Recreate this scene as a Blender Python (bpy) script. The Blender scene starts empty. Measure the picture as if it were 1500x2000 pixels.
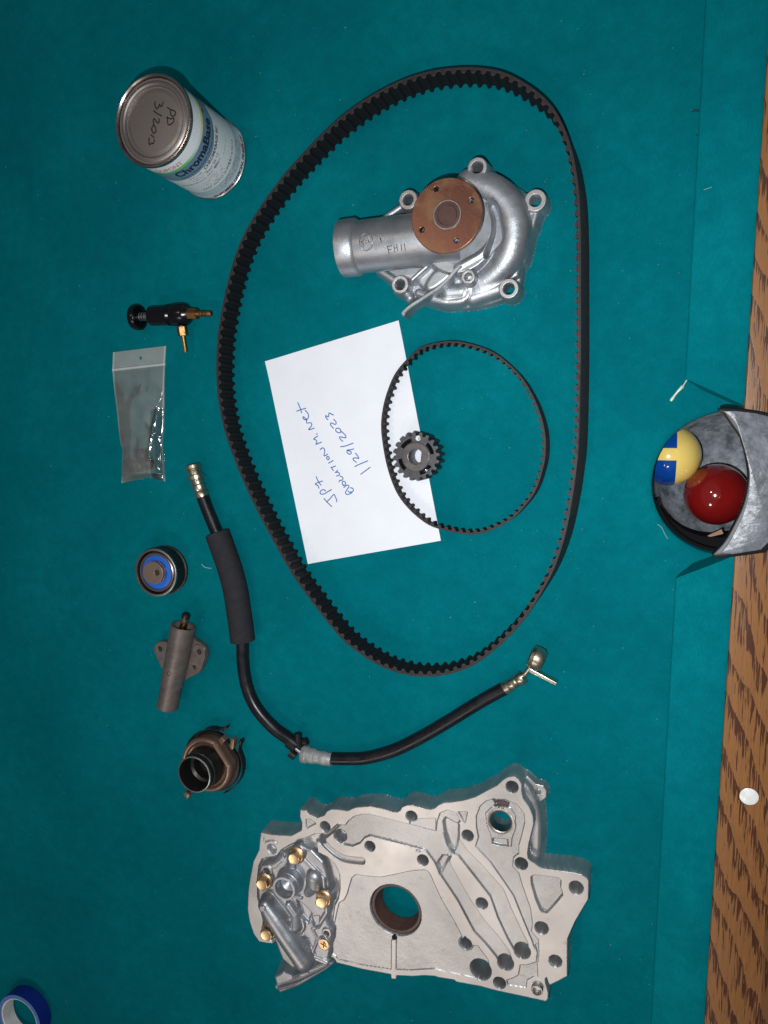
import bpy, bmesh, math, random
import numpy as np
from mathutils import Vector, Matrix, noise as mnoise
random.seed(7); np.random.seed(7)
sc = bpy.context.scene
COL = sc.collection
PI = math.pi

# ------------------------------------------------------------------ camera
F, NX, NY, HC = 1440.0, 1240.0, 840.0, 0.70      # focal (px of a 1500x2000 frame), point seen straight below, height
_n = Vector(((NX-750)/F, -(NY-1000)/F, -1.0)).normalized()
_z = -_n
_x = (Vector((1, 0, 0)) - _z.x*_z).normalized()
_y = _z.cross(_x)
RW = Matrix((_x, _y, _z))                          # world <- camera
cam_d = bpy.data.cameras.new('camera'); cam = bpy.data.objects.new('camera', cam_d); COL.objects.link(cam)
cam_d.sensor_fit = 'VERTICAL'; cam_d.sensor_height = 24; cam_d.sensor_width = 18
cam_d.lens = 24*F/2000.0; cam_d.clip_start = 0.01; cam_d.clip_end = 50
M4 = RW.to_4x4(); M4.translation = Vector((0, 0, HC)); cam.matrix_world = M4
sc.camera = cam

def P(u, v, z=0.0):
    """world point on the horizontal plane z that the photograph shows at (u, v)"""
    d = RW @ Vector(((u-750)/F, -(v-1000)/F, -1.0))
    t = (z-HC)/d.z
    return Vector((d.x*t, d.y*t, z))
def S(u, v, z=0.0):
    d = RW @ Vector(((u-750)/F, -(v-1000)/F, -1.0))
    return ((z-HC)/d.z)/F
def Z(ox, oy, s):
    return lambda x, y: (ox+x/s, oy+y/s)

# ------------------------------------------------------------------ light
w = bpy.data.worlds.new('World'); sc.world = w; w.use_nodes = True
bg = w.node_tree.nodes['Background']; bg.inputs[0].default_value = (0.92, 0.93, 1.0, 1); bg.inputs[1].default_value = 0.10
def area(name, loc, tgt, size, power, col, shape='DISK', spread=180):
    l = bpy.data.lights.new(name, 'AREA'); l.shape = shape; l.size = size; l.energy = power; l.color = col
    l.spread = math.radians(spread)
    o = bpy.data.objects.new(name, l); COL.objects.link(o); o.location = loc
    o.rotation_euler = (Vector(tgt)-Vector(loc)).to_track_quat('-Z', 'Y').to_euler(); return o
area('phone_flash', (-0.034, -0.042, HC+0.005), (-0.09, -0.08, 0), 0.012, 5.5, (0.92, 0.97, 1.0))
area('ceiling_lamp', (-0.92, -1.70, 2.1), (-0.2, -0.3, 0), 0.30, 8.0, (1.0, 0.88, 0.78))
area('ceiling_lamp', (-0.22, -1.88, 2.1), (-0.2, -0.3, 0), 0.18, 4.0, (1.0, 0.88, 0.78))
area('ceiling_lamp', (-0.85, 0.50, 2.2), (-0.1, -0.05, 0), 0.12, 3.5, (1.0, 0.86, 0.74))
sc.view_settings.view_transform = 'Standard'; sc.view_settings.look = 'None'
sc.view_settings.exposure = 0.0; sc.view_settings.gamma = 1.0

# ------------------------------------------------------------------ materials
def node(nt, t, **kw):
    n = nt.nodes.new(t)
    for k, v in kw.items(): setattr(n, k, v)
    return n
def mat(name, col, rough=0.5, metal=0.0, col2=None, nscale=60, mix=(0.4, 0.65), bump=0.0, bscale=400, bdist=0.0003,
        coat=0.0, rough2=None, spec=0.5, stretch=None, sheen=0.0):
    m = bpy.data.materials.new(name); m.use_nodes = True; nt = m.node_tree
    b = nt.nodes['Principled BSDF']
    b.inputs['Base Color'].default_value = (*col, 1); b.inputs['Roughness'].default_value = rough
    b.inputs['Metallic'].default_value = metal; b.inputs['Coat Weight'].default_value = coat
    b.inputs['Specular IOR Level'].default_value = spec; b.inputs['Sheen Weight'].default_value = sheen
    tc = node(nt, 'ShaderNodeTexCoord')
    src = tc.outputs['Object']
    if stretch:
        mp = node(nt, 'ShaderNodeMapping'); mp.inputs['Scale'].default_value = stretch
        nt.links.new(src, mp.inputs[0]); src = mp.outputs[0]
    if col2 or rough2 is not None:
        n1 = node(nt, 'ShaderNodeTexNoise'); n1.inputs['Scale'].default_value = nscale; n1.inputs['Detail'].default_value = 6
        n1.inputs['Roughness'].default_value = 0.65
        nt.links.new(src, n1.inputs['Vector'])
        r = node(nt, 'ShaderNodeMapRange'); r.inputs[1].default_value = mix[0]; r.inputs[2].default_value = mix[1]
        nt.links.new(n1.outputs[0], r.inputs[0])
        if col2:
            mx = node(nt, 'ShaderNodeMix', data_type='RGBA')
            mx.inputs[6].default_value = (*col, 1); mx.inputs[7].default_value = (*col2, 1)
            nt.links.new(r.outputs[0], mx.inputs[0]); nt.links.new(mx.outputs[2], b.inputs['Base Color'])
        if rough2 is not None:
            r2 = node(nt, 'ShaderNodeMapRange'); r2.inputs[3].default_value = rough; r2.inputs[4].default_value = rough2
            nt.links.new(r.outputs[0], r2.inputs[0]); nt.links.new(r2.outputs[0], b.inputs['Roughness'])
    if bump:
        n2 = node(nt, 'ShaderNodeTexNoise'); n2.inputs['Scale'].default_value = bscale; n2.inputs['Detail'].default_value = 4
        nt.links.new(src, n2.inputs['Vector'])
        bp = node(nt, 'ShaderNodeBump'); bp.inputs['Strength'].default_value = bump; bp.inputs['Distance'].default_value = bdist
        nt.links.new(n2.outputs[0], bp.inputs['Height']); nt.links.new(bp.outputs[0], b.inputs['Normal'])
    return m

def cloth_mat():
    m = bpy.data.materials.new('teal_billiard_cloth'); m.use_nodes = True; nt = m.node_tree; L = nt.links.new
    b = nt.nodes['Principled BSDF']; b.inputs['Roughness'].default_value = 1.0; b.inputs['Specular IOR Level'].default_value = 0.02
    b.inputs['Sheen Weight'].default_value = 0.05; b.inputs['Sheen Roughness'].default_value = 0.5
    b.inputs['Sheen Tint'].default_value = (0.0, 0.7, 0.85, 1)
    g = node(nt, 'ShaderNodeNewGeometry'); src = g.outputs['Position']
    def nz(scale, det=3, st=None, rgh=0.5):
        n = node(nt, 'ShaderNodeTexNoise'); n.inputs['Scale'].default_value = scale; n.inputs['Detail'].default_value = det
        n.inputs['Roughness'].default_value = rgh
        if st:
            mp = node(nt, 'ShaderNodeMapping'); mp.inputs['Scale'].default_value = st[:3]; mp.inputs['Rotation'].default_value = (0, 0, st[3])
            L(src, mp.inputs[0]); L(mp.outputs[0], n.inputs['Vector'])
        else: L(src, n.inputs['Vector'])
        return n.outputs[0]
    big = nz(7, 5, rgh=0.6); fib = nz(900, 3, (1, 0.28, 1, 0.35), 0.7); fib2 = nz(800, 3, (1, 0.3, 1, -0.9), 0.7); mid = nz(70, 4, rgh=0.7)
    def mth(op, a, b_=None):
        n = node(nt, 'ShaderNodeMath', operation=op)
        for i, q in enumerate((a, b_)):
            if q is None: continue
            if isinstance(q, (int, float)): n.inputs[i].default_value = q
            else: L(q, n.inputs[i])
        return n.outputs[0]
    s = mth('ADD', mth('ADD', mth('MULTIPLY', big, 0.44), mth('MULTIPLY', mid, 0.28)), mth('ADD', mth('MULTIPLY', fib, 0.18), mth('MULTIPLY', fib2, 0.18)))
    cr = node(nt, 'ShaderNodeValToRGB'); L(s, cr.inputs[0])
    e = cr.color_ramp.elements
    e[0].position = 0.34; e[0].color = (0.0003, 0.088, 0.111, 1)
    e[1].position = 0.74; e[1].color = (0.0016, 0.182, 0.212, 1)
    e2 = cr.color_ramp.elements.new(0.54); e2.color = (0.0005, 0.128, 0.153, 1)
    L(cr.outputs[0], b.inputs['Base Color'])
    bp = node(nt, 'ShaderNodeBump'); bp.inputs['Strength'].default_value = 0.35; bp.inputs['Distance'].default_value = 0.0003
    L(mth('ADD', fib, fib2), bp.inputs['Height']); L(bp.outputs[0], b.inputs['Normal'])
    return m

def cast_mat(name, cast=(0.42, 0.435, 0.46), mach=(0.475, 0.462, 0.455), r_cast=0.44, r_mach=0.38, stain=(0.25, 0.2, 0.15)):
    m = bpy.data.materials.new(name); m.use_nodes = True; nt = m.node_tree; L = nt.links.new
    b = nt.nodes['Principled BSDF']; b.inputs['Metallic'].default_value = 0.78
    at = node(nt, 'ShaderNodeAttribute', attribute_name='machined')
    tc = node(nt, 'ShaderNodeTexCoord')
    n1 = node(nt, 'ShaderNodeTexNoise'); n1.inputs['Scale'].default_value = 32; n1.inputs['Detail'].default_value = 7; n1.inputs['Roughness'].default_value = 0.65
    L(tc.outputs['Object'], n1.inputs['Vector'])
    r1 = node(nt, 'ShaderNodeMapRange'); r1.inputs[1].default_value = 0.36; r1.inputs[2].default_value = 0.66; L(n1.outputs[0], r1.inputs[0])
    def mixc(f, a, c):
        x = node(nt, 'ShaderNodeMix', data_type='RGBA')
        for i, q in ((0, f), (6, a), (7, c)):
            if isinstance(q, tuple): x.inputs[i].default_value = (*q, 1)
            elif isinstance(q, float): x.inputs[i].default_value = q
            else: L(q, x.inputs[i])
        return x.outputs[2]
    ca = mixc(r1.outputs[0], tuple(c*0.82 for c in cast), tuple(min(1, c*1.16) for c in cast))
    ma = mixc(r1.outputs[0], tuple(c*0.88 for c in mach), tuple(min(1, c*1.10) for c in mach))
    base = mixc(at.outputs['Fac'], ca, ma)
    n3 = node(nt, 'ShaderNodeTexNoise'); n3.inputs['Scale'].default_value = 140; n3.inputs['Detail'].default_value = 5
    L(tc.outputs['Object'], n3.inputs['Vector'])
    r3 = node(nt, 'ShaderNodeMapRange'); r3.inputs[1].default_value = 0.66; r3.inputs[2].default_value = 0.78; r3.inputs[4].default_value = 0.45; L(n3.outputs[0], r3.inputs[0])
    base = mixc(r3.outputs[0], base, stain)
    n5 = node(nt, 'ShaderNodeTexNoise'); n5.inputs['Scale'].default_value = 11; n5.inputs['Detail'].default_value = 3; L(tc.outputs['Object'], n5.inputs['Vector'])
    r5 = node(nt, 'ShaderNodeMapRange'); r5.inputs[1].default_value = 0.35; r5.inputs[2].default_value = 0.65; r5.inputs[3].default_value = 0.80; r5.inputs[4].default_value = 1.08; L(n5.outputs[0], r5.inputs[0])
    mm = node(nt, 'ShaderNodeMix', data_type='RGBA', blend_type='MULTIPLY'); mm.inputs[0].default_value = 1.0; L(base, mm.inputs[6]); L(r5.outputs[0], mm.inputs[7]); base = mm.outputs[2]
    L(base, b.inputs['Base Color'])
    rr = node(nt, 'ShaderNodeMix'); rr.inputs[2].default_value = r_cast; rr.inputs[3].default_value = r_mach
    L(at.outputs['Fac'], rr.inputs[0])
    ra = node(nt, 'ShaderNodeMath', operation='MULTIPLY_ADD'); L(n1.outputs[0], ra.inputs[0]); ra.inputs[1].default_value = 0.22
    L(rr.outputs[0], ra.inputs[2]); 
    sb = node(nt, 'ShaderNodeMath', operation='SUBTRACT'); L(ra.outputs[0], sb.inputs[0]); sb.inputs[1].default_value = 0.10
    L(sb.outputs[0], b.inputs['Roughness'])
    n2 = node(nt, 'ShaderNodeTexNoise'); n2.inputs['Scale'].default_value = 900; n2.inputs['Detail'].default_value = 3
    L(tc.outputs['Object'], n2.inputs['Vector'])
    bs = node(nt, 'ShaderNodeMapRange'); bs.inputs[3].default_value = 0.38; bs.inputs[4].default_value = 0.08; L(at.outputs['Fac'], bs.inputs[0])
    bp = node(nt, 'ShaderNodeBump'); bp.inputs['Distance'].default_value = 0.0004; L(bs.outputs[0], bp.inputs['Strength'])
    n4 = node(nt, 'ShaderNodeTexNoise'); n4.inputs['Scale'].default_value = 60; n4.inputs['Detail'].default_value = 3
    L(tc.outputs['Object'], n4.inputs['Vector'])
    ad = node(nt, 'ShaderNodeMath', operation='MULTIPLY_ADD'); L(n4.outputs[0], ad.inputs[0]); ad.inputs[1].default_value = 2.5; L(n2.outputs[0], ad.inputs[2])
    L(ad.outputs[0], bp.inputs['Height']); L(bp.outputs[0], b.inputs['Normal'])
    return m

def wood_mat():
    m = bpy.data.materials.new('varnished_oak'); m.use_nodes = True; nt = m.node_tree; L = nt.links.new
    b = nt.nodes['Principled BSDF']; b.inputs['Roughness'].default_value = 0.38; b.inputs['Coat Weight'].default_value = 0.25; b.inputs['Coat Roughness'].default_value = 0.25
    g = node(nt, 'ShaderNodeNewGeometry'); sp = node(nt, 'ShaderNodeSeparateXYZ'); L(g.outputs['Position'], sp.inputs[0])
    def mth(op, a, b_=None, c_=None):
        n = node(nt, 'ShaderNodeMath', operation=op)
        for i, q in enumerate((a, b_, c_)):
            if q is None: continue
            if isinstance(q, (int, float)): n.inputs[i].default_value = q
            else: L(q, n.inputs[i])
        return n.outputs[0]
    def nz(scale, det, st):
        n = node(nt, 'ShaderNodeTexNoise'); n.inputs['Scale'].default_value = scale; n.inputs['Detail'].default_value = det
        mp = node(nt, 'ShaderNodeMapping'); mp.inputs['Scale'].default_value = st
        L(g.outputs['Position'], mp.inputs[0]); L(mp.outputs[0], n.inputs['Vector']); return n.outputs[0]
    x, y = sp.outputs[0], sp.outputs[1]
    wob = nz(6, 2, (1, 0.6, 1)); wob2 = nz(60, 2, (1, 0.25, 1))
    # growth bands crossing the rail at a shallow angle
    t = mth('ADD', mth('ADD', mth('MULTIPLY', x, 56.0), mth('MULTIPLY', y, 20.0)), mth('ADD', mth('MULTIPLY', wob, 4.0), mth('MULTIPLY', wob2, 0.8)))
    fr = mth('FRACT', t)
    band = node(nt, 'ShaderNodeMapRange'); band.inputs[1].default_value = 0.22; band.inputs[2].default_value = 0.95; L(fr, band.inputs[0])
    band2 = node(nt, 'ShaderNodeMapRange'); band2.inputs[1].default_value = 0.95; band2.inputs[2].default_value = 1.0; band2.inputs[3].default_value = 1.0; band2.inputs[4].default_value = 0.0; L(fr, band2.inputs[0])
    bnd = mth('MULTIPLY', band.outputs[0], band2.outputs[0])
    pore = nz(900, 2, (1, 0.05, 1))
    # streak where pore noise exceeds a threshold that the band lowers
    th = mth('MULTIPLY_ADD', bnd, -0.27, 0.655)
    st = mth('SUBTRACT', pore, th)
    sm = node(nt, 'ShaderNodeMapRange'); sm.inputs[1].default_value = 0.0; sm.inputs[2].default_value = 0.05; L(st, sm.inputs[0])
    fine = nz(500, 4, (1, 0.03, 1)); big = nz(30, 2, (1, 0.2, 1))
    c1 = node(nt, 'ShaderNodeMix', data_type='RGBA'); c1.inputs[6].default_value = (0.15, 0.058, 0.016, 1); c1.inputs[7].default_value = (0.31, 0.135, 0.045, 1)
    L(mth('ADD', mth('MULTIPLY', fine, 0.8), mth('MULTIPLY', big, 0.3)), c1.inputs[0])
    p2 = node(nt, 'ShaderNodeMapRange'); p2.inputs[1].default_value = 0.60; p2.inputs[2].default_value = 0.68; p2.inputs[4].default_value = 0.38; L(nz(2600, 2, (1, 0.035, 1)), p2.inputs[0])
    c3 = node(nt, 'ShaderNodeMix', data_type='RGBA'); c3.inputs[7].default_value = (0.07, 0.022, 0.008, 1); L(p2.outputs[0], c3.inputs[0]); L(c1.outputs[2], c3.inputs[6]); c1 = c3
    c2 = node(nt, 'ShaderNodeMix', data_type='RGBA'); c2.inputs[7].default_value = (0.045, 0.012, 0.006, 1)
    L(mth('MULTIPLY', sm.outputs[0], 0.90), c2.inputs[0]); L(c1.outputs[2], c2.inputs[6]); L(c2.outputs[2], b.inputs['Base Color'])
    bp = node(nt, 'ShaderNodeBump'); bp.inputs['Strength'].default_value = 0.2; bp.inputs['Distance'].default_value = 0.0003; bp.invert = True
    L(sm.outputs[0], bp.inputs['Height']); L(bp.outputs[0], b.inputs['Normal'])
    return m

CLOTH = cloth_mat(); WOOD = wood_mat()
ALU = cast_mat('cast_aluminium'); ALU3 = cast_mat('faced_aluminium', cast=(0.49, 0.49, 0.495), mach=(0.50, 0.49, 0.485), r_cast=0.40, r_mach=0.38); ALU2 = cast_mat('dull_cast_aluminium', cast=(0.42, 0.43, 0.455), mach=(0.58, 0.55, 0.53), r_cast=0.40)
RUBBER = mat('belt_rubber', (0.022, 0.018, 0.020), 0.6, spec=0.3, col2=(0.032, 0.025, 0.026), nscale=200, bump=0.3, bscale=1500)
FACING = mat('belt_facing_fabric', (0.009, 0.009, 0.011), 0.7, spec=0.25, bump=0.3, bscale=2500)
FACEDGE = mat('belt_cord_edge', (0.075, 0.048, 0.04), 0.7)
PAPER = mat('white_paper', (0.75, 0.755, 0.80), 0.8, spec=0.2, col2=(0.78, 0.785, 0.83), nscale=25, bump=0.08, bscale=300)
INK = mat('blue_ballpoint', (0.02, 0.13, 0.40), 0.5)
MARKER = mat('black_marker', (0.02, 0.018, 0.015), 0.35)
STEEL = mat('worn_steel', (0.42, 0.40, 0.38), 0.34, 1.0, col2=(0.32, 0.29, 0.27), nscale=120, bump=0.1, bscale=800, rough2=0.5)
LIDM = mat('tinplate_lid', (0.36, 0.325, 0.31), 0.40, 0.9, col2=(0.27, 0.24, 0.225), nscale=55, bump=0.15, bscale=90, rough2=0.55)
RIMM = mat('tinplate_rim', (0.46, 0.42, 0.39), 0.26, 1.0, col2=(0.30, 0.26, 0.24), nscale=80)
DARKST = mat('sintered_steel', (0.085, 0.083, 0.09), 0.48, 0.75, col2=(0.06, 0.057, 0.062), nscale=150, bump=0.2, bscale=900)
HUBST = mat('turned_hub_steel', (0.17, 0.15, 0.145), 0.36, 0.9, col2=(0.10, 0.095, 0.095), nscale=90)
RUST = mat('rust_tinted_steel', (0.17, 0.078, 0.055), 0.30, 0.85, col2=(0.40, 0.24, 0.12), nscale=38, mix=(0.50, 0.88), bump=0.25, bscale=500, rough2=0.55)
HUBDK = mat('brown_shaft_end', (0.085, 0.045, 0.04), 0.45, 0.5, col2=(0.12, 0.06, 0.05), nscale=200, bump=0.2, bscale=900)
ZINC = mat('yellow_zinc', (0.70, 0.52, 0.26), 0.30, 1.0, col2=(0.62, 0.40, 0.30), nscale=160, rough2=0.42)
COPPER = mat('copper_washed_steel', (0.40, 0.25, 0.18), 0.40, 0.8, col2=(0.28, 0.175, 0.13), nscale=90, rough2=0.5)
BLACKM = mat('black_anodised', (0.004, 0.004, 0.006), 0.22, 0.0, spec=0.45)
BLACKP = mat('black_plastic', (0.009, 0.009, 0.011), 0.42, spec=0.35, bump=0.1, bscale=600)
BLKMET = mat('blackened_steel', (0.060, 0.053, 0.050), 0.36, 0.85, col2=(0.035, 0.031, 0.03), nscale=120, rough2=0.5)
BRASS = mat('dull_brass', (0.45, 0.25, 0.085), 0.34, 1.0, col2=(0.28, 0.15, 0.07), nscale=250, rough2=0.5)
SILVER = mat('yellowish_plated_steel', (0.62, 0.58, 0.46), 0.28, 1.0, col2=(0.40, 0.35, 0.26), nscale=300, rough2=0.45)
FERR = mat('grey_ferrule', (0.40, 0.40, 0.39), 0.5, 0.35, col2=(0.27, 0.27, 0.28), nscale=250, bump=0.2, bscale=500)
HOSE = mat('hose_rubber', (0.006, 0.006, 0.009), 0.28, spec=0.4, col2=(0.009, 0.009, 0.012), nscale=80, rough2=0.42, bump=0.1, bscale=300)
FOAM = mat('foam_sleeve', (0.020, 0.020, 0.0235), 0.8, spec=0.2, col2=(0.027, 0.026, 0.030), nscale=120, bump=0.3, bscale=900)
BLUEP = mat('blue_seal', (0.010, 0.12, 0.55), 0.4)
TAN = mat('tensioner_alloy', (0.20, 0.165, 0.15), 0.45, 0.55, col2=(0.14, 0.115, 0.105), nscale=90, bump=0.3, bscale=900)
SEAL = mat('brown_seal_rubber', (0.10, 0.048, 0.036), 0.45, col2=(0.07, 0.035, 0.03), nscale=120)
DARKIN = mat('dark_bore', (0.012, 0.012, 0.015), 0.7, spec=0.2)
TAPEB = mat('blue_tape', (0.002, 0.018, 0.22), 0.55, bump=0.2, bscale=600)
TAPES = mat('tape_edge', (0.08, 0.19, 0.48), 0.6, col2=(0.05, 0.14, 0.40), nscale=200)
CARDB = mat('white_tape_core', (0.85, 0.80, 0.78), 0.8, col2=(0.62, 0.60, 0.60), nscale=70)
IRON = mat('pocket_plastic', (0.006, 0.006, 0.008), 0.4, spec=0.3, bump=0.2, bscale=200)
WORN = mat('worn_pocket_face', (0.07, 0.075, 0.09), 0.42, col2=(0.20, 0.21, 0.24), nscale=110, mix=(0.35, 0.72), bump=0.6, bscale=160, bdist=0.0012, rough2=0.3)
LINER = mat('worn_pocket_liner', (0.07, 0.08, 0.095), 0.45, col2=(0.30, 0.32, 0.36), nscale=75, mix=(0.38, 0.72), bump=0.6, bscale=120, bdist=0.0012, rough2=0.3)
RED = mat('red_ball', (0.17, 0.006, 0.006), 0.10, coat=0.6, spec=0.5)
PEARL = mat('pearl_sight', (0.78, 0.78, 0.76), 0.25, col2=(0.62, 0.60, 0.56), nscale=110, coat=0.4)
LINT = mat('lint_fibre', (0.30, 0.42, 0.42), 0.9)
GREASE = mat('cloth_stain', (0.001, 0.035, 0.045), 0.95)
FLOSS = mat('plastic_sliver', (0.55, 0.60, 0.48), 0.4)
RAWWOOD = mat('raw_wood', (0.35, 0.2, 0.12), 0.8, col2=(0.25, 0.15, 0.09), nscale=80)
WPAINT = mat('white_paint_dot', (0.75, 0.75, 0.72), 0.6, col2=(0.45, 0.45, 0.45), nscale=900)

# ------------------------------------------------------------------ objects
def finish(o, parent=None, **tags):
    COL.objects.link(o)
    if parent is not None: o.parent = parent
    for k, v in tags.items(): o[k] = v
    return o
def link_mesh(name, me, m, parent=None, smooth=35, **tags):
    if m is not None:
        for q in (m if isinstance(m, (list, tuple)) else [m]): me.materials.append(q)
    if smooth is not None:
        me.polygons.foreach_set('use_smooth', [True]*len(me.polygons))
        if smooth < 180: me.set_sharp_from_angle(angle=math.radians(smooth))
    return finish(bpy.data.objects.new(name, me), parent, **tags)
def from_bm(name, bm, m, parent=None, smooth=35, recalc=True, **tags):
    if recalc: bmesh.ops.recalc_face_normals(bm, faces=bm.faces)
    me = bpy.data.meshes.new(name); bm.to_mesh(me); bm.free()
    return link_mesh(name, me, m, parent, smooth, **tags)
def thing(name, loc, label, cat, group=None):
    o = bpy.data.objects.new(name, None); COL.objects.link(o)
    o.location = (0, 0, 0)              # parts carry world coordinates
    o.empty_display_size = 0.01
    o['label'] = label; o['category'] = cat
    if group: o['group'] = group
    return o
def frame(axis):
    a = Vector(axis).normalized()
    u = a.cross(Vector((0, 0, 1)))
    if u.length < 1e-4: u = Vector((1, 0, 0))
    u.normalize(); return a, u, a.cross(u).normalized()
def lathe(bm, prof, p0, axis=(0, 0, 1), n=64, closed=False, mi=None):
    """prof: (t along axis, radius). A radius of 0 closes the end."""
    a, u, v = frame(axis); p0 = Vector(p0); rings = []
    for t, r in prof:
        c = p0 + a*t
        if r <= 1e-7: rings.append([bm.verts.new(c)])
        else: rings.append([bm.verts.new(c + (u*math.cos(2*PI*i/n) + v*math.sin(2*PI*i/n))*r) for i in range(n)])
    pairs = list(zip(rings[:-1], rings[1:])) + ([(rings[-1], rings[0])] if closed else [])
    for k, (A, B) in enumerate(pairs):
        for i in range(n):
            j = (i+1) % n
            try:
                if len(A) == 1 and len(B) == 1: continue
                if len(A) == 1: f = bm.faces.new((A[0], B[j], B[i]))
                elif len(B) == 1: f = bm.faces.new((A[i], A[j], B[0]))
                else: f = bm.faces.new((A[i], A[j], B[j], B[i]))
                if mi: f.material_index = mi[k]
            except ValueError: pass
    return bm
def lathe_obj(name, prof, p0, m, parent=None, axis=(0, 0, 1), n=64, closed=False, smooth=35, **tags):
    bm = bmesh.new(); lathe(bm, prof, p0, axis, n, closed)
    return from_bm(name, bm, m, parent, smooth, **tags)
def spline(pts, n=12, closed=False):
    pts = [Vector(p) for p in pts]; out = []; N = len(pts)
    g = (lambda i: pts[i % N]) if closed else (lambda i: pts[max(0, min(N-1, i))])
    for i in range(N if closed else N-1):
        p0, p1, p2, p3 = g(i-1), g(i), g(i+1), g(i+2)
        for k in range(n):
            t = k/n
            out.append(0.5*((2*p1)+(-p0+p2)*t+(2*p0-5*p1+4*p2-p3)*t*t+(-p0+3*p1-3*p2+p3)*t**3))
    if not closed: out.append(pts[-1].copy())
    return out
def tube(bm, pts, rad, n=20, caps=True):
    rings = []; N = len(pts)
    for i, p in enumerate(pts):
        t = (pts[min(N-1, i+1)]-pts[max(0, i-1)]).normalized()
        s = t.cross(Vector((0, 0, 1)))
        if s.length < 1e-4: s = Vector((1, 0, 0))
        s.normalize(); q = s.cross(t)
        r = rad[i] if isinstance(rad, (list, tuple)) else rad
        rings.append([bm.verts.new(p + (s*math.cos(2*PI*k/n)+q*math.sin(2*PI*k/n))*r) for k in range(n)])
    for A, B in zip(rings[:-1], rings[1:]):
        for k in range(n): bm.faces.new((A[k], A[(k+1) % n], B[(k+1) % n], B[k]))
    if caps:
        bm.faces.new(rings[0]); bm.faces.new(list(reversed(rings[-1])))
    return bm
def tube_obj(name, pts, rad, m, parent=None, n=20, **tags):
    return from_bm(name, tube(bmesh.new(), pts, rad, n), m, parent, **tags)
def prism(bm, pts, z0, z1, bev=0.0):
    """vertical prism over a polygon (world xy), optional bevelled top"""
    n = len(pts); pts = [Vector((p[0], p[1])) for p in pts]
    ar = sum(pts[i].x*pts[(i+1) % n].y-pts[(i+1) % n].x*pts[i].y for i in range(n))
    if ar < 0: pts.reverse()
    def inset(d):
        out = []
        for i in range(n):
            a, b, c = pts[i-1], pts[i], pts[(i+1) % n]
            e1 = (b-a).normalized(); e2 = (c-b).normalized()
            n1 = Vector((-e1.y, e1.x)); n2 = Vector((-e2.y, e2.x)); h = (n1+n2)
            h = h.normalized() if h.length > 1e-6 else n1
            k = max(0.35, h.dot(n1)); out.append(b+h*(d/k))
        return out
    levels = [(0, z0), (0, z1-bev), (bev*0.3, z1-bev*0.3), (bev, z1)] if bev else [(0, z0), (0, z1)]
    rings = []
    for d, z in levels:
        q = inset(d) if d else pts
        rings.append([bm.verts.new((p.x, p.y, z)) for p in q])
    for A, B in zip(rings[:-1], rings[1:]):
        for i in range(n):
            j = (i+1) % n; bm.faces.new((A[i], A[j], B[j], B[i]))
    bm.faces.new(rings[-1]); bm.faces.new(list(reversed(rings[0])))
    return bm
def prism_obj(name, pts, z0, z1, m, parent=None, bev=0.0, smooth=30, **tags):
    return from_bm(name, prism(bmesh.new(), pts, z0, z1, bev), m, parent, smooth, recalc=False, **tags)
def plate(name, loops, z0, z1, m, parent=None, bev=0.0, **tags):
    """flat plate with holes: loops of world xy (first one outer)"""
    cu = bpy.data.curves.new(name, 'CURVE'); cu.dimensions = '2D'; cu.fill_mode = 'BOTH'
    cu.extrude = (z1-z0)/2-bev; cu.bevel_depth = bev; cu.bevel_resolution = 2
    for lp in loops:
        s = cu.splines.new('POLY'); s.points.add(len(lp)-1); s.use_cyclic_u = True
        for i, p in enumerate(lp): s.points[i].co = (p[0], p[1], 0, 1)
    o = bpy.data.objects.new(name+'_src', cu); COL.objects.link(o)
    dg = bpy.context.evaluated_depsgraph_get(); me = bpy.data.meshes.new_from_object(o.evaluated_get(dg))
    bpy.data.objects.remove(o); bpy.data.curves.remove(cu)
    me.name = name; me.transform(Matrix.Translation((0, 0, (z0+z1)/2))); me.materials.clear()
    return link_mesh(name, me, m, parent, 30, **tags)
def circ(c, r, n=32, a0=0.0):
    return [(c[0]+r*math.cos(a0+2*PI*i/n), c[1]+r*math.sin(a0+2*PI*i/n)) for i in range(n)]
def px(pts, z=0.0, t=None):
    return [P(*(t(*p) if t else p), z) for p in pts]
def ribbon(bm, pts, width, z=None, lift=None):
    """flat stroke following 3-D points, lying in the xy plane, rounded ends"""
    N = len(pts); L_, R_ = [], []
    for i, p in enumerate(pts):
        t = (pts[min(N-1, i+1)]-pts[max(0, i-1)]); t.z = 0; t.normalize(); s = Vector((-t.y, t.x, 0))*width/2
        L_.append(bm.verts.new(p+s)); R_.append(bm.verts.new(p-s))
    for i in range(N-1): bm.faces.new((R_[i], R_[i+1], L_[i+1], L_[i]))
    for e, sg in ((0, 1), (N-1, -1)):
        a, b_ = (L_[e], R_[e]); c = (a.co+b_.co)/2; d = a.co-c; vs = [a]
        for k in range(1, 6):
            ang = sg*PI*k/6; vs.append(bm.verts.new(c+Matrix.Rotation(ang, 3, 'Z')@d))
        vs.append(b_)
        try: bm.faces.new(vs if sg > 0 else list(reversed(vs)))
        except ValueError: pass
    return bm
def strokes(name, lines, t, z, width_px, m, parent, at, n=5, straight=False, **tags):
    bm = bmesh.new(); wd = width_px*S(*at, z)
    for k, ln in enumerate(lines):
        pts = [P(*(t(*p)), z+0.00001*k) for p in ln]
        if len(pts) > 2: pts = spline(pts, n)
        ribbon(bm, pts, wd)
    for f in bm.faces:
        f.normal_update()
        if f.normal.z < 0: f.normal_flip()
    return from_bm(name, bm, m, parent, None, recalc=False, **tags)
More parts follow.
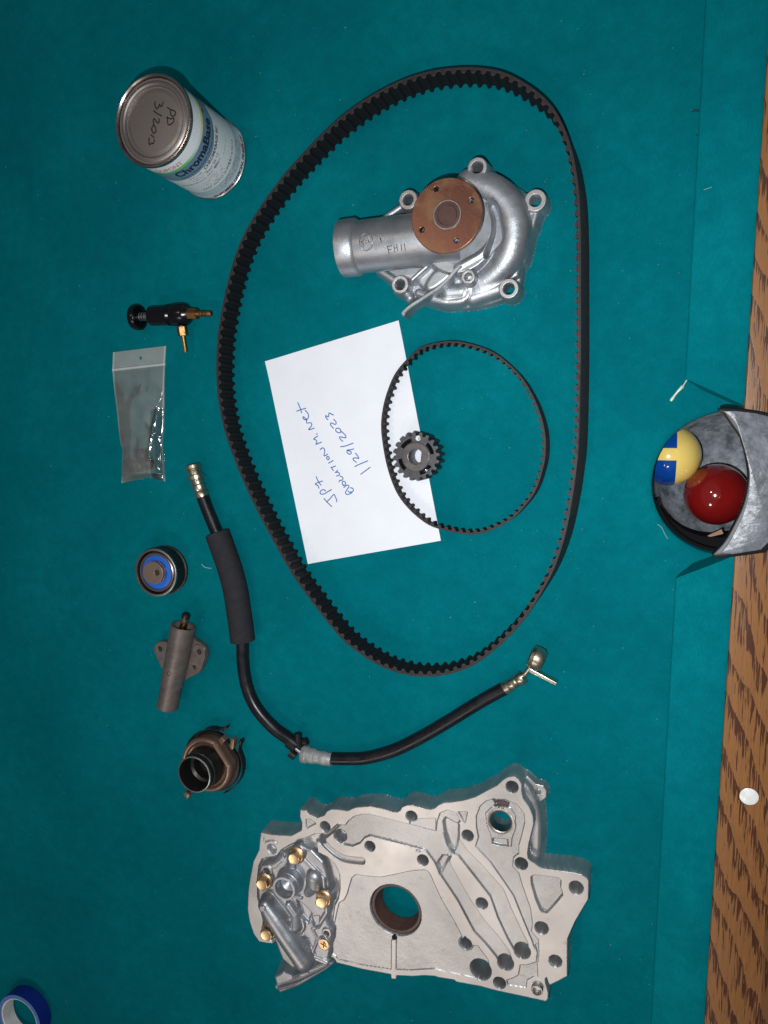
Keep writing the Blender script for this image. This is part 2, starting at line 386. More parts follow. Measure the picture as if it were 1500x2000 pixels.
def text_mesh(s, size, align='CENTER', bold=0.0, shear=0.0, sx=1.0):
    cu = bpy.data.curves.new('lettering', 'FONT'); cu.body = s; cu.size = size; cu.align_x = align; cu.align_y = 'CENTER'
    cu.offset = bold; cu.shear = shear; cu.resolution_u = 3
    o = bpy.data.objects.new('t', cu); COL.objects.link(o)
    dg = bpy.context.evaluated_depsgraph_get(); me = bpy.data.meshes.new_from_object(o.evaluated_get(dg))
    bpy.data.objects.remove(o); bpy.data.curves.remove(cu)
    me.materials.clear()
    bm = bmesh.new(); bm.from_mesh(me); bpy.data.meshes.remove(me)
    for v in bm.verts: v.co.x *= sx
    return bm

# ------------------------------------------------------------------ height field castings
def smax(a, b, k):
    h = np.maximum(k-np.abs(a-b), 0)/k; return np.maximum(a, b)+h*h*k*0.25
def smin(a, b, k):
    h = np.maximum(k-np.abs(a-b), 0)/k; return np.minimum(a, b)-h*h*k*0.25
class HF:
    def __init__(s, box, z, step):
        c = [P(u, v, z) for u in (box[0], box[2]) for v in (box[1], box[3])]
        s.x0, s.x1 = min(p.x for p in c), max(p.x for p in c); s.y0, s.y1 = min(p.y for p in c), max(p.y for p in c)
        s.st = step; s.nx = int((s.x1-s.x0)/step)+1; s.ny = int((s.y1-s.y0)/step)+1
        xs = s.x0+np.arange(s.nx)*step; ys = s.y0+np.arange(s.ny)*step
        s.X, s.Y = np.meshgrid(xs, ys); s.H = np.full(s.X.shape, -0.02); s.mach = []
    def win(s, pts, mg):
        i0 = max(0, int((min(p[0] for p in pts)-mg-s.x0)/s.st)); i1 = min(s.nx, int((max(p[0] for p in pts)+mg-s.x0)/s.st)+2)
        j0 = max(0, int((min(p[1] for p in pts)-mg-s.y0)/s.st)); j1 = min(s.ny, int((max(p[1] for p in pts)+mg-s.y0)/s.st)+2)
        return (slice(j0, max(j1, j0)), slice(i0, max(i1, i0)))
    def sdp(s, pts, w):
        X, Y = s.X[w], s.Y[w]; d = np.full(X.shape, 1e9); ins = np.zeros(X.shape, bool); n = len(pts)
        for i in range(n):
            ax, ay = pts[i][0], pts[i][1]; bx, by = pts[(i+1) % n][0], pts[(i+1) % n][1]
            ex, ey = bx-ax, by-ay; L2 = ex*ex+ey*ey
            if L2 < 1e-14: continue
            t = np.clip(((X-ax)*ex+(Y-ay)*ey)/L2, 0, 1)
            d = np.minimum(d, np.hypot(X-ax-t*ex, Y-ay-t*ey))
            if ay != by:
                c = ((ay > Y) != (by > Y)) & (X < (bx-ax)*(Y-ay)/(by-ay)+ax); ins ^= c
        return np.where(ins, -d, d)
    def sdl(s, pts, w, closed=False):
        """distance to a polyline, returns distance and the parameter 0..1 along it"""
        X, Y = s.X[w], s.Y[w]; d = np.full(X.shape, 1e9); pr = np.zeros(X.shape)
        n = len(pts)-1
        for i in range(n):
            ax, ay = pts[i][0], pts[i][1]; bx, by = pts[i+1][0], pts[i+1][1]
            ex, ey = bx-ax, by-ay; L2 = ex*ex+ey*ey+1e-16
            t = np.clip(((X-ax)*ex+(Y-ay)*ey)/L2, 0, 1); q = np.hypot(X-ax-t*ex, Y-ay-t*ey)
            m = q < d; d = np.where(m, q, d); pr = np.where(m, (i+t)/max(n, 1), pr)
        return d, pr
    def up(s, w, sd, top, r=0.001, slope=12.0, k=0.0):
        d = np.clip(-sd, 0, r); base = top-(r-np.sqrt(np.maximum(r*r-(r-d)**2, 0)))
        prof = np.where(sd > 0, top-r-sd*slope, base)
        s.H[w] = smax(s.H[w], prof, k) if k else np.maximum(s.H[w], prof)
    def down(s, w, sd, floor, r=0.0006, slope=8.0, k=0.0):
        d = np.clip(-sd, 0, r); inner = floor+(r-np.sqrt(np.maximum(r*r-(r-d)**2, 0)))
        prof = np.where(sd > 0, floor+r+sd*slope, inner)
        s.H[w] = smin(s.H[w], prof, k) if k else np.minimum(s.H[w], prof)
    def poly(s, pts, top, r=0.001, slope=12.0, k=0.0, mg=0.012):
        w = s.win(pts, mg); s.up(w, s.sdp(pts, w), top, r, slope, k)
    def cutpoly(s, pts, floor, r=0.0006, slope=8.0, k=0.0, mg=0.008):
        w = s.win(pts, mg); s.down(w, s.sdp(pts, w), floor, r, slope, k)
    def disc(s, c, rad, top, r=0.001, slope=12.0, k=0.0):
        w = s.win([c], rad+0.012); s.up(w, np.hypot(s.X[w]-c[0], s.Y[w]-c[1])-rad, top, r, slope, k)
    def hole(s, c, rad, floor=-0.02, r=0.0004, slope=30.0, k=0.0):
        w = s.win([c], rad+0.004); s.down(w, np.hypot(s.X[w]-c[0], s.Y[w]-c[1])-rad, floor, r, slope, k)
    def rod(s, pts, rads, zc, k=0.002, flat=None, squash=1.0):
        """half-round ridge: radius interpolated along the line, centre height zc (number or list)"""
        rm = max(rads) if isinstance(rads, (list, tuple)) else rads
        w = s.win(pts, rm+0.012); d, pr = s.sdl(pts, w); n = len(pts)
        R = np.interp(pr, np.linspace(0, 1, len(rads)), rads) if isinstance(rads, (list, tuple)) else rads
        C = np.interp(pr, np.linspace(0, 1, len(zc)), zc) if isinstance(zc, (list, tuple)) else zc
        prof = np.where(d < R, C+squash*np.sqrt(np.maximum(R*R-d*d, 0)), C-(d-R)*6)
        if flat is not None: prof = smin(prof, np.full(prof.shape, flat), 0.002)
        s.H[w] = smax(s.H[w], prof, k)
    def groove(s, pts, half, floor, r=0.0008, slope=8.0, k=0.0):
        w = s.win(pts, half+0.006); d, _ = s.sdl(pts, w); s.down(w, d-half, floor, r, slope, k)
    def build(s, name, m, parent, tol=0.00035, zmin=0.0002, **tags):
        H = s.H; keep = H > zmin
        cell = keep[:-1, :-1] | keep[1:, :-1] | keep[:-1, 1:] | keep[1:, 1:]
        # drop cells that are wholly at the bottom
        Hc = np.maximum(H, zmin)
        used = np.zeros(H.shape, bool); used[:-1, :-1] |= cell; used[1:, :-1] |= cell; used[:-1, 1:] |= cell; used[1:, 1:] |= cell
        idx = -np.ones(H.shape, int); nv = int(used.sum()); idx[used] = np.arange(nv)
        co = np.stack([s.X[used], s.Y[used], Hc[used]], 1).astype(np.float32)
        a, b, c, d = idx[:-1, :-1][cell], idx[:-1, 1:][cell], idx[1:, 1:][cell], idx[1:, :-1][cell]
        q = np.stack([a, b, c, d], 1).astype(np.int32); nf = len(q)
        me = bpy.data.meshes.new(name); me.vertices.add(nv); me.vertices.foreach_set('co', co.ravel())
        me.loops.add(nf*4); me.loops.foreach_set('vertex_index', q.ravel())
        me.polygons.add(nf); me.polygons.foreach_set('loop_start', np.arange(0, nf*4, 4, dtype=np.int32))
        me.update(calc_edges=True)
        gx, gy = np.gradient(H, s.st)[1], np.gradient(H, s.st)[0]; flat = np.hypot(gx, gy) < 0.12
        M = np.zeros(H.shape)
        for zt in s.mach: M = np.maximum(M, (np.abs(H-zt) < tol) & flat)
        at = me.attributes.new('machined', 'FLOAT', 'POINT'); at.data.foreach_set('value', M[used].astype(np.float32))
        return link_mesh(name, me, m, parent, 200, **tags)
# ================================================================== the table
PC = P(1424, 945, 0); PR = 140*S(1424, 945, 0)
bm = bmesh.new()
lathe(bm, [(-0.032, PR+0.0005), (-0.006, PR+0.0003), (-0.0025, PR+0.0012), (-0.0007, PR+0.0035), (0, PR+0.007), (0, PR+0.05), (0, PR+0.3), (0, 2.2)], PC, n=160)
for v_ in bm.verts: v_.co.x = min(v_.co.x, 0.15)      # the cloth ends under the rail
bmesh.ops.dissolve_degenerate(bm, edges=bm.edges, dist=1e-6)
from_bm('table_surface', bm, CLOTH, kind='structure', label='teal billiard cloth stretched over the table bed')

def nose(y): return 1383-0.0545*y if y < 900 else 1387.5-0.0563*y
def edge(y): return 1505-0.0650*y
ZN, ZE = 0.036, 0.041
rail = thing('table_rail', (0, 0, 0), 'oak table rail with teal cloth cushions and a pearl dot running down the right side', 'table rail')
def cushion(ya, yb, jaw_a=None, jaw_b=None):
    """cloth covered cushion between photo rows ya..yb; jaw = (nose row, back row) where it is cut slanting at the pocket"""
    bm = bmesh.new(); rows = []
    n = 24
    for i in range(n+1):
        s = i/n
        yn = (jaw_a[0] if jaw_a else ya)*(1-s)+(jaw_b[0] if jaw_b else yb)*s
        ye = (jaw_a[1] if jaw_a else ya)*(1-s)+(jaw_b[1] if jaw_b else yb)*s
        pn = P(nose(yn), yn, ZN); pe = P(edge(ye), ye, ZE); d = (pe-pn); d.z = 0; L_ = d.length; d.normalize()
        rr_ = 0.0026; Z_ = Vector((0, 0, 1)); cen = pn+d*0.0005-Z_*rr_
        cs = [pn+d*0.016+Z_*(0.001-ZN), pn+d*0.002-Z_*0.012]
        cs += [cen-d*rr_*math.cos(a)+Z_*rr_*math.sin(a) for a in [math.radians(q) for q in (-35, -25, -15, -5, 5, 15, 25, 35, 45, 55, 65, 75, 85)]]
        cs += [pn+d*0.003+Z_*0.0002, pn+d*0.007+Z_*0.0010, pn+d*L_*0.5+Z_*0.0040, pn+d*(L_-0.003)+Z_*(ZE-ZN), pe-Z_*0.0012, pe-Z_*0.03]
        rows.append([bm.verts.new(c) for c in cs])
    for A, B in zip(rows[:-1], rows[1:]):
        for k in range(len(A)-1): bm.faces.new((A[k], A[k+1], B[k+1], B[k]))
    bm.faces.new(rows[0]); bm.faces.new(list(reversed(rows[-1])))
    return from_bm('cushion', bm, CLOTH, rail, 50)
cushion(-700, 800, None, (741, 792))
cushion(1090, 3200, (1128, 1085), None)
def railwood(ya, yb):
    bm = bmesh.new(); rows = []
    for i in range(13):
        y = ya+(yb-ya)*i/12
        a = P(edge(y)+0.6, y, ZE+0.0005); b_ = P(edge(y)+106, y, ZE+0.001); d = b_-a; d.z = 0; d.normalize()
        cs = [a+Vector((0, 0, -0.04)), a+Vector((0, 0, -0.0006)), a+d*0.0006+Vector((0, 0, 0.0004)), b_+Vector((0, 0, 0)), b_+d*0.0015+Vector((0, 0, -0.0008)), b_+d*0.014+Vector((0, 0, -0.010)), b_+d*0.02+Vector((0, 0, -0.07))]
        rows.append([bm.verts.new(c) for c in cs])
    for A, B in zip(rows[:-1], rows[1:]):
        for k in range(len(A)-1): bm.faces.new((A[k], A[k+1], B[k+1], B[k]))
    bm.faces.new(rows[0]); bm.faces.new(list(reversed(rows[-1])))
    return from_bm('wood_board', bm, WOOD, rail, 30)
railwood(-700, 812); railwood(1074, 3200)
c = P(1463, 1555.5, ZE+0.001); r = 17*S(1463, 1555, ZE)
lathe_obj('sight_dot', [(-0.001, r), (0.0004, r), (0.0007, r*0.93), (0.0007, 0)], c, PEARL, rail, n=48)
lathe_obj('sight_seam', [(0.0001, r*0.99), (0.0003, r*1.0), (0.0003, r*1.05), (0.0001, r*1.07)], c, mat('dark_glue_line', (0.05, 0.03, 0.02), 0.6), rail, n=48)

# ------------------------------------------------------------------ pocket
pk = thing('table_pocket', (0, 0, 0), 'black side pocket with worn grey collar, cut into the right rail and holding two balls', 'pocket')
ZC = 0.046
outer = [(1393, 1087), (1391, 1083), (1414, 1058), (1434, 1023), (1451, 986), (1460, 945), (1460, 912), (1447, 859), (1428, 829), (1414, 808), (1402, 801), (1404, 797), (1413, 795), (1450, 797.5), (1480, 802), (1520, 810), (1640, 830), (1640, 1058), (1512, 1066), (1502, 1074), (1494, 1080), (1434, 1088), (1402, 1091)]
inner = [(1408, 1081), (1425, 1058), (1446, 1017), (1459, 980), (1463.5, 945), (1463, 915), (1450, 863), (1435, 824), (1413, 803), (1434, 802.5), (1475, 807), (1512, 816), (1625, 838), (1625, 1050), (1508, 1052), (1486, 1073.5), (1434, 1082)]
sp = spline(px(outer[1:10], ZC), 5)
po = [P(*outer[0], ZC)]+sp+px(outer[10:], ZC)
prism_obj('pocket_collar', po, ZC-0.007, ZC, IRON, pk, bev=0.0016, smooth=40)
pi_ = spline(px(inner[:9], ZC+0.0004), 5)+px(inner[9:], ZC+0.0004)
prism_obj('worn_face', pi_, ZC-0.001, ZC+0.0005, WORN, pk, bev=0.0004, smooth=40)
# bucket: a deep bowl below the bed
bm = bmesh.new()
R0 = PR+0.004
lathe(bm, [(-0.030, PR+0.0009), (-0.036, PR-0.001), (-0.050, PR-0.004), (-0.066, PR-0.012), (-0.078, PR-0.024), (-0.085, PR-0.040), (-0.0875, 0.004), (-0.0875, 0)], PC, n=96)
from_bm('pocket_bucket', bm, LINER, pk, 60)
bm = bmesh.new()
for (a0, a1, z0, z1) in ((math.radians(-62), math.radians(62), -0.034, 0.042),):
    n = 40; rr = PR+0.0015
    ra = [bm.verts.new((PC.x+rr*math.cos(a0+(a1-a0)*i/n), PC.y+rr*math.sin(a0+(a1-a0)*i/n), z0)) for i in range(n+1)]
    rb = [bm.verts.new((PC.x+rr*math.cos(a0+(a1-a0)*i/n), PC.y+rr*math.sin(a0+(a1-a0)*i/n), z1)) for i in range(n+1)]
    for i in range(n): bm.faces.new((ra[i], ra[i+1], rb[i+1], rb[i]))
from_bm('pocket_back', bm, LINER, pk, 60)
# black rubber lip inside the lower left of the hole
def ringwall(name, a0, a1, r0, r1, z0, z1, m, parent, n=40, tp_=0, **tags):
    bm = bmesh.new(); V = []
    for i in range(n+1):
        a = math.radians(a0+(a1-a0)*i/n); c, s_ = math.cos(a), math.sin(a)
        V.append([bm.verts.new((PC.x+r*c, PC.y+r*s_, z)) for r, z in ((r0, z1), (r0+(r1-r0)*(min(1, 0.04+i/n*tp_) if tp_ else 1), z1-0.001), (r0+(r1-r0)*(min(1, 0.04+i/n*tp_) if tp_ else 1), z0), (r0, z0))])
    for A, B in zip(V[:-1], V[1:]):
        for k in range(4): bm.faces.new((A[k], A[(k+1) % 4], B[(k+1) % 4], B[k]))
    bm.faces.new(V[0]); bm.faces.new(list(reversed(V[-1])))
    return from_bm(name, bm, m, parent, 40, **tags)
MATTE = mat('matte_black_rubber', (0.003, 0.003, 0.004), 0.8, spec=0.15)
ringwall('pocket_lip', 196, 330, PR-0.0002, PR-0.0030, -0.040, -0.009, MATTE, pk)
ringwall('pocket_lip', 205, 325, PR-0.0032, PR-0.0130, -0.060, -0.020, MATTE, pk, tp_=1.6)
for (a, b_, zz) in (((1383, 1048), (1411, 1038), -0.028), ((1378, 1072), (1406, 1060), -0.022)):
    p0, p1 = P(*a, zz), P(*b_, zz); d = (p1-p0).normalized(); s_ = Vector((-d.y, d.x, 0))*0.0022
    prism_obj('wood_sliver', [p0-s_*0.4, p1-s_, p1+s_, p0+s_*0.4], zz-0.002, zz, RAWWOOD, pk)

def ball(name, u, v, rp, m, label, cat='pool ball'):
    # rest height chosen so that a 57 mm ball spans rp px
    zb = -0.05
    for _ in range(20):
        zb += (rp*S(u, v, zb)-0.0286)*F/rp*0.8
    c = P(u, v, zb)
    bm = bmesh.new(); bmesh.ops.create_uvsphere(bm, u_segments=64, v_segments=32, radius=0.0286)
    o = from_bm(name, bm, m, None, 200, label=label, category=cat, group='pool balls in the side pocket'); o.location = c
    return o
def two_tone():
    m = bpy.data.materials.new('yellow_blue_ball'); m.use_nodes = True; nt = m.node_tree; L = nt.links.new
    b = nt.nodes['Principled BSDF']; b.inputs['Roughness'].default_value = 0.12; b.inputs['Coat Weight'].default_value = 0.6
    tc = node(nt, 'ShaderNodeTexCoord'); sp_ = node(nt, 'ShaderNodeSeparateXYZ'); L(tc.outputs['Object'], sp_.inputs[0])
    def mr(src, a, c):
        n = node(nt, 'ShaderNodeMapRange'); n.inputs[1].default_value = a; n.inputs[2].default_value = c; L(src, n.inputs[0]); return n.outputs[0]
    def mth(op, a, c):
        n = node(nt, 'ShaderNodeMath', operation=op); 
        for i, q in enumerate((a, c)):
            if isinstance(q, float): n.inputs[i].default_value = q
            else: L(q, n.inputs[i])
        return n.outputs[0]
    x, y = sp_.outputs[0], sp_.outputs[1]
    right = mr(x, 0.0052, 0.0056)
    dy = mth('ABSOLUTE', mth('SUBTRACT', y, 0.0022), 0.0)
    bandy = mr(dy, 0.0058, 0.0054)
    f = mth('MAXIMUM', right, bandy)
    mx = node(nt, 'ShaderNodeMix', data_type='RGBA'); mx.inputs[6].default_value = (0.004, 0.05, 0.27, 1); mx.inputs[7].default_value = (0.80, 0.58, 0.15, 1)
    L(f, mx.inputs[0]); L(mx.outputs[2], b.inputs['Base Color']); return m
ball('pool_ball', 1307, 890, 58.5, two_tone(), 'yellow ball with blue patches, half hidden under the cloth edge in the pocket')
ball('pool_ball', 1398, 966, 59.5, RED, 'plain dark red ball in front, resting against the pocket collar')

# ================================================================== paper sheet
cardz = 0.0005
cq = [(519, 706), (779, 626), (861, 1056), (603, 1101)]
def sheet():
    bm = bmesh.new(); n = 24; g = []
    q = px(cq, cardz)
    for j in range(n+1):
        row = []
        for i in range(n+1):
            s_, t_ = i/n, j/n
            p = (q[0]*(1-s_)+q[1]*s_)*(1-t_)+(q[3]*(1-s_)+q[2]*s_)*t_
            p.z += 0.0022*max(0, (0.14-s_)/0.14)**2*(0.4+0.6*t_)+0.0010*max(0, (0.12-t_)/0.12)**2
            row.append(p.copy())
        g.append(row)
    V = [[bm.verts.new(p) for p in r_] for r_ in g]; W = [[bm.verts.new(p-Vector((0, 0, 0.0004))) for p in r_] for r_ in g]
    for j in range(n):
        for i in range(n):
            bm.faces.new((V[j][i], V[j+1][i], V[j+1][i+1], V[j][i+1])); bm.faces.new((W[j][i], W[j][i+1], W[j+1][i+1], W[j+1][i]))
    for i in range(n):
        for A, B in (((0, i), (0, i+1)), ((n, i+1), (n, i)), ((i+1, 0), (i, 0)), ((i, n), (i+1, n))):
            bm.faces.new((V[A[0]][A[1]], V[B[0]][B[1]], W[B[0]][B[1]], W[A[0]][A[1]]))
    return bm
pt = thing('paper_sheet', (0, 0, 0), 'white half sheet of paper with blue handwriting, lying inside the large toothed belt', 'paper')
from_bm('sheet', sheet(), PAPER, pt, 30)
t1 = Z(570, 770, 15.0); t2 = Z(600, 880, 11.54); t3 = Z(630, 790, 14.29)
L1 = [[(175, 245), (240, 400), (285, 545)], [(145, 495), (270, 450), (405, 412)],
      [(390, 470), (470, 560), (490, 650), (450, 735), (370, 745), (325, 690), (335, 660), (390, 700), (430, 745), (440, 840), (545, 835), (585, 880), (560, 950), (490, 1030), (570, 1025), (655, 990)],
      [(733, 1150), (735, 1180)],
      [(755, 1225), (640, 1310), (700, 1340), (735, 1390), (705, 1465), (780, 1440), (865, 1405)],
      [(830, 1620), (890, 1575), (945, 1595), (965, 1680), (940, 1790), (975, 1800), (1050, 1755)],
      [(1060, 1825), (1100, 1870), (1065, 1920), (1020, 1880), (1030, 1835), (1060, 1825)]]
L2 = [[(480, 285), (585, 225)], [(560, 380), (640, 348)], [(535, 375), (590, 450)],
      [(680, 440), (665, 475), (630, 490), (700, 490), (728, 530), (705, 560), (662, 575)],
      [(738, 575), (790, 595), (805, 630), (790, 665), (735, 675), (715, 705)],
      [(815, 790), (790, 740), (800, 700), (845, 700), (865, 745), (845, 780), (810, 785)],
      [(825, 838), (870, 795), (925, 780), (935, 820), (890, 890), (862, 950), (890, 985), (950, 980), (1010, 940), (1040, 890), (1020, 850), (965, 840)], [(920, 910), (960, 940), (1000, 930)],
      [(205, 590), (225, 650), (265, 720), (310, 780)], [(345, 688), (260, 715), (180, 755), (240, 790), (265, 850)],
      [(410, 915), (390, 888), (330, 890), (290, 940), (310, 980), (385, 975), (460, 930), (545, 880)],
      [(380, 1080), (440, 1155), (550, 1260)], [(445, 1150), (520, 1080), (600, 990), (640, 1060), (665, 1110), (662, 1155)]]
L3 = [[(305, 292), (250, 270), (180, 240), (170, 330), (145, 345), (90, 310), (95, 370), (150, 425)],
      [(315, 415), (375, 490), (370, 550), (330, 550), (235, 515), (225, 570), (305, 665)],
      [(515, 750), (480, 680), (420, 660), (368, 690), (380, 750), (450, 790), (510, 770), (515, 745)],
      [(530, 760), (630, 850), (650, 920), (600, 925), (475, 905), (500, 970), (565, 1030)],
      [(505, 1180), (650, 1155), (855, 1080)],
      [(868, 1240), (780, 1265), (690, 1275), (685, 1340), (740, 1385), (795, 1370), (790, 1320), (700, 1285)],
      [(918, 1360), (975, 1430), (1010, 1505), (930, 1490), (855, 1505), (870, 1560), (940, 1612)],
      [(905, 1730), (1050, 1660), (1260, 1575)], [(1065, 1945), (1200, 1850), (1325, 1755)]]
zi = cardz+0.00012
strokes('handwriting', L1, t1, zi, 2.0, INK, pt, (650, 880)); strokes('handwriting', L2, t2, zi, 2.0, INK, pt, (650, 880)); strokes('handwriting', L3, t3, zi, 2.0, INK, pt, (650, 880))

# ================================================================== toothed belts
def belt(name, pts, ztop, zbot, pitch, band, tooth, label, lean=0.0, lean_x=0.0):
    root = thing(name, (0, 0, 0), label, 'belt')
    c = spline(px(pts, ztop), 14, True)
    L_ = [0]
    for i in range(len(c)): L_.append(L_[-1]+(c[(i+1) % len(c)]-c[i]).length)
    tot = L_[-1]; nt_ = round(tot/pitch); per = 14; n = nt_*per
    cc = np.array([[p.x, p.y] for p in c]+[[c[0].x, c[0].y]]); LL = np.array(L_)
    s_ = np.arange(n)*tot/n; X = np.interp(s_, LL, cc[:, 0]); Y = np.interp(s_, LL, cc[:, 1])
    for _ in range(30): X = (np.roll(X, 1)+X*2+np.roll(X, -1))/4; Y = (np.roll(Y, 1)+Y*2+np.roll(Y, -1))/4
    tx = np.roll(X, -3)-np.roll(X, 3); ty = np.roll(Y, -3)-np.roll(Y, 3); l = np.hypot(tx, ty); tx /= l; ty /= l
    area_ = np.sum(X*np.roll(Y, -1)-np.roll(X, -1)*Y); sg = 1 if area_ > 0 else -1
    nx_, ny_ = -ty*sg, tx*sg                                   # inward normal
    ph = (np.arange(n) % per)/per
    a = np.abs(ph-0.5)*2                                       # 0 at tooth crown, 1 in the gap
    prof = np.where(a < 0.28, 1.0-0.10*(a/0.28)**2, np.where(a > 0.66, 0.0, 0.9*0.5*(1+np.cos(PI*(a-0.28)/0.38))))
    d = band+tooth*prof
    # the right hand stretch leans: its foot stands a little further out than its top
    ln = lean*np.clip((X-lean_x)/0.05, 0, 1)
    def ringv(off, z):
        f_ = (ztop-z)/(ztop-zbot)
        return np.stack([X+nx_*off+ln*f_, Y+ny_*off, np.full(n, z)], 1)
    def solid(nm, offs, m, zt, zb, bev=0.0):
        o0, o1 = offs
        R = [ringv(o0, zb), ringv(o0, zt-bev), ringv(o0+bev, zt), ringv(o1-bev, zt), ringv(o1, zt-bev), ringv(o1, zb)]
        V = np.concatenate(R); k = len(R); f = []
        i = np.arange(n); j = (i+1) % n
        for q in range(k):
            b0, b1 = q*n, ((q+1) % k)*n
            f.append(np.stack([b0+i, b0+j, b1+j, b1+i], 1))
        f = np.concatenate(f)
        me = bpy.data.meshes.new(nm); me.from_pydata(V.tolist(), [], f.tolist())
        bm = bmesh.new(); bm.from_mesh(me); bpy.data.meshes.remove(me)
        return from_bm(nm, bm, m, root, 40)
    z0 = np.zeros(n)
    solid('belt_body', (z0, d), RUBBER, ztop, zbot, 0.00025)
    solid('tooth_facing', (d-0.00015, d+0.0003), FACEDGE if name == 'x' else FACING, ztop+0.00003, zbot+0.00003)
    # pale cord line along the tooth edge on the top face
    solid('facing_edge', (d-0.00025, d+0.00008), FACEDGE, ztop+0.00012, ztop-0.0002)
    return root
big = [(422, 720), (424, 665), (430, 620), (445, 546), (468, 475), (501, 414), (542, 356), (577, 315), (630, 259), (673, 221), (724, 186), (778, 158), (831, 140), (881, 132), (932, 131), (983, 140), (1033, 166), (1071, 198), (1097, 237), (1117, 292), (1128, 348), (1133, 399), (1135, 475), (1135, 551), (1135, 660), (1134, 763), (1131, 867), (1126, 919), (1119, 970), (1106, 1039), (1085, 1105), (1057, 1160), (1023, 1212), (981, 1257), (933, 1295), (888, 1314), (843, 1321.5), (792, 1318), (740, 1300), (681, 1261), (647, 1225), (612, 1180), (581, 1138), (556, 1098), (510, 1014), (479, 950), (456, 894), (439, 845), (430, 805), (424, 765)]
belt('timing_belt', big, 0.029, 0.0005, 0.0092, 0.0020, 0.0032, 'large black toothed rubber belt standing on edge in a loop around the paper and pump', 0.0060, P(1040, 700).x)
small = [(744, 835), (749, 879), (759, 923), (776, 965), (801, 997), (833, 1023), (860, 1034), (902, 1043), (933, 1043), (964, 1034), (999, 1015), (1026, 988), (1047, 957), (1061, 915), (1066, 884), (1065, 846), (1056, 808), (1040, 770), (1019, 736), (992, 708), (961, 686), (919, 671), (878, 665.5), (826, 676), (796, 700), (771, 730), (755, 768), (747, 800)]
belt('balance_belt', small, 0.0135, 0.0008, 0.0074, 0.0014, 0.0027, 'small thin toothed belt standing on edge, half over the paper sheet', 0.0028, P(990, 850).x)

# ================================================================== sprocket
t = Z(750, 820, 10.714)
sg = thing('sprocket', (0, 0, 0), 'dark steel toothed sprocket with round hub and D shaped bore on the paper edge', 'sprocket')
zs = 0.024; c = Vector((-0.1967, -0.0251, zs)); rt = 0.0230
def gear(R0_, R1_, n=20, ph=0.1):
    out = []
    for i in range(n):
        for f, r in ((-0.30, R0_), (-0.20, R0_+(R1_-R0_)*0.6), (-0.15, R1_), (0.15, R1_), (0.20, R0_+(R1_-R0_)*0.6), (0.30, R0_), (0.5, R0_-0.0003)):
            a = ph+2*PI*(i+f)/n; out.append((c.x+r*math.cos(a), c.y+r*math.sin(a)))
    return out
def slot(r0, r1, a0, a1, n=8):
    o = [(c.x+r1*math.cos(math.radians(a0+(a1-a0)*i/n)), c.y+r1*math.sin(math.radians(a0+(a1-a0)*i/n))) for i in range(n+1)]
    return o+[(c.x+r0*math.cos(math.radians(a1+(a0-a1)*i/n)), c.y+r0*math.sin(math.radians(a1+(a0-a1)*i/n))) for i in range(n+1)]
k = S(812, 892, zs)/10.714
dbore = [(c.x+170*k*math.cos(math.radians(a)), c.y+170*k*math.sin(math.radians(a))) for a in range(36, 324, 12)]
sl = [slot(308*k, 400*k, 8, 50), slot(308*k, 400*k, 104, 150), slot(308*k, 400*k, 188, 230), slot(308*k, 400*k, 283, 330)]
plate('gear_body', [gear(rt*0.865, rt), dbore]+sl, 0.0012, zs, DARKST, sg, bev=0.0003)
plate('hub', [circ(c, 292*k, 64), dbore], zs-0.001, zs+0.0012, HUBST, sg, bev=0.0004)
lathe_obj('paint_dot', [(0, 56*k), (0.0003, 54*k), (0.0003, 0)], P(*t(715, 385), zs+0.00), WPAINT, sg, n=24)
bm = bmesh.new(); ribbon(bm, [P(*t(x, y), zs+0.0005) for x, y in ((715, 410), (730, 380), (745, 360))], 0.0006); ribbon(bm, [P(*t(x, y), zs+0.0005) for x, y in ((735, 405), (765, 395), (760, 365))], 0.0005)
from_bm('dot_mark', bm, DARKST, sg, None)

# ================================================================== oil pump front cover
A = Z(470, 1500, 4.1667); B = Z(800, 1490, 4.0541)
cover = thing('engine_front_cover', (0, 0, 0), 'large flat cast aluminium engine cover with bolted oil pump, lying along the bottom', 'engine cover')
ZP = 0.026
hf = HF((470, 1480, 1175, 1975), 0.012, 0.00042)
a_ = lambda pts, z=ZP: px(pts, z, A)
b_ = lambda pts, z=ZP: px(pts, z, B)
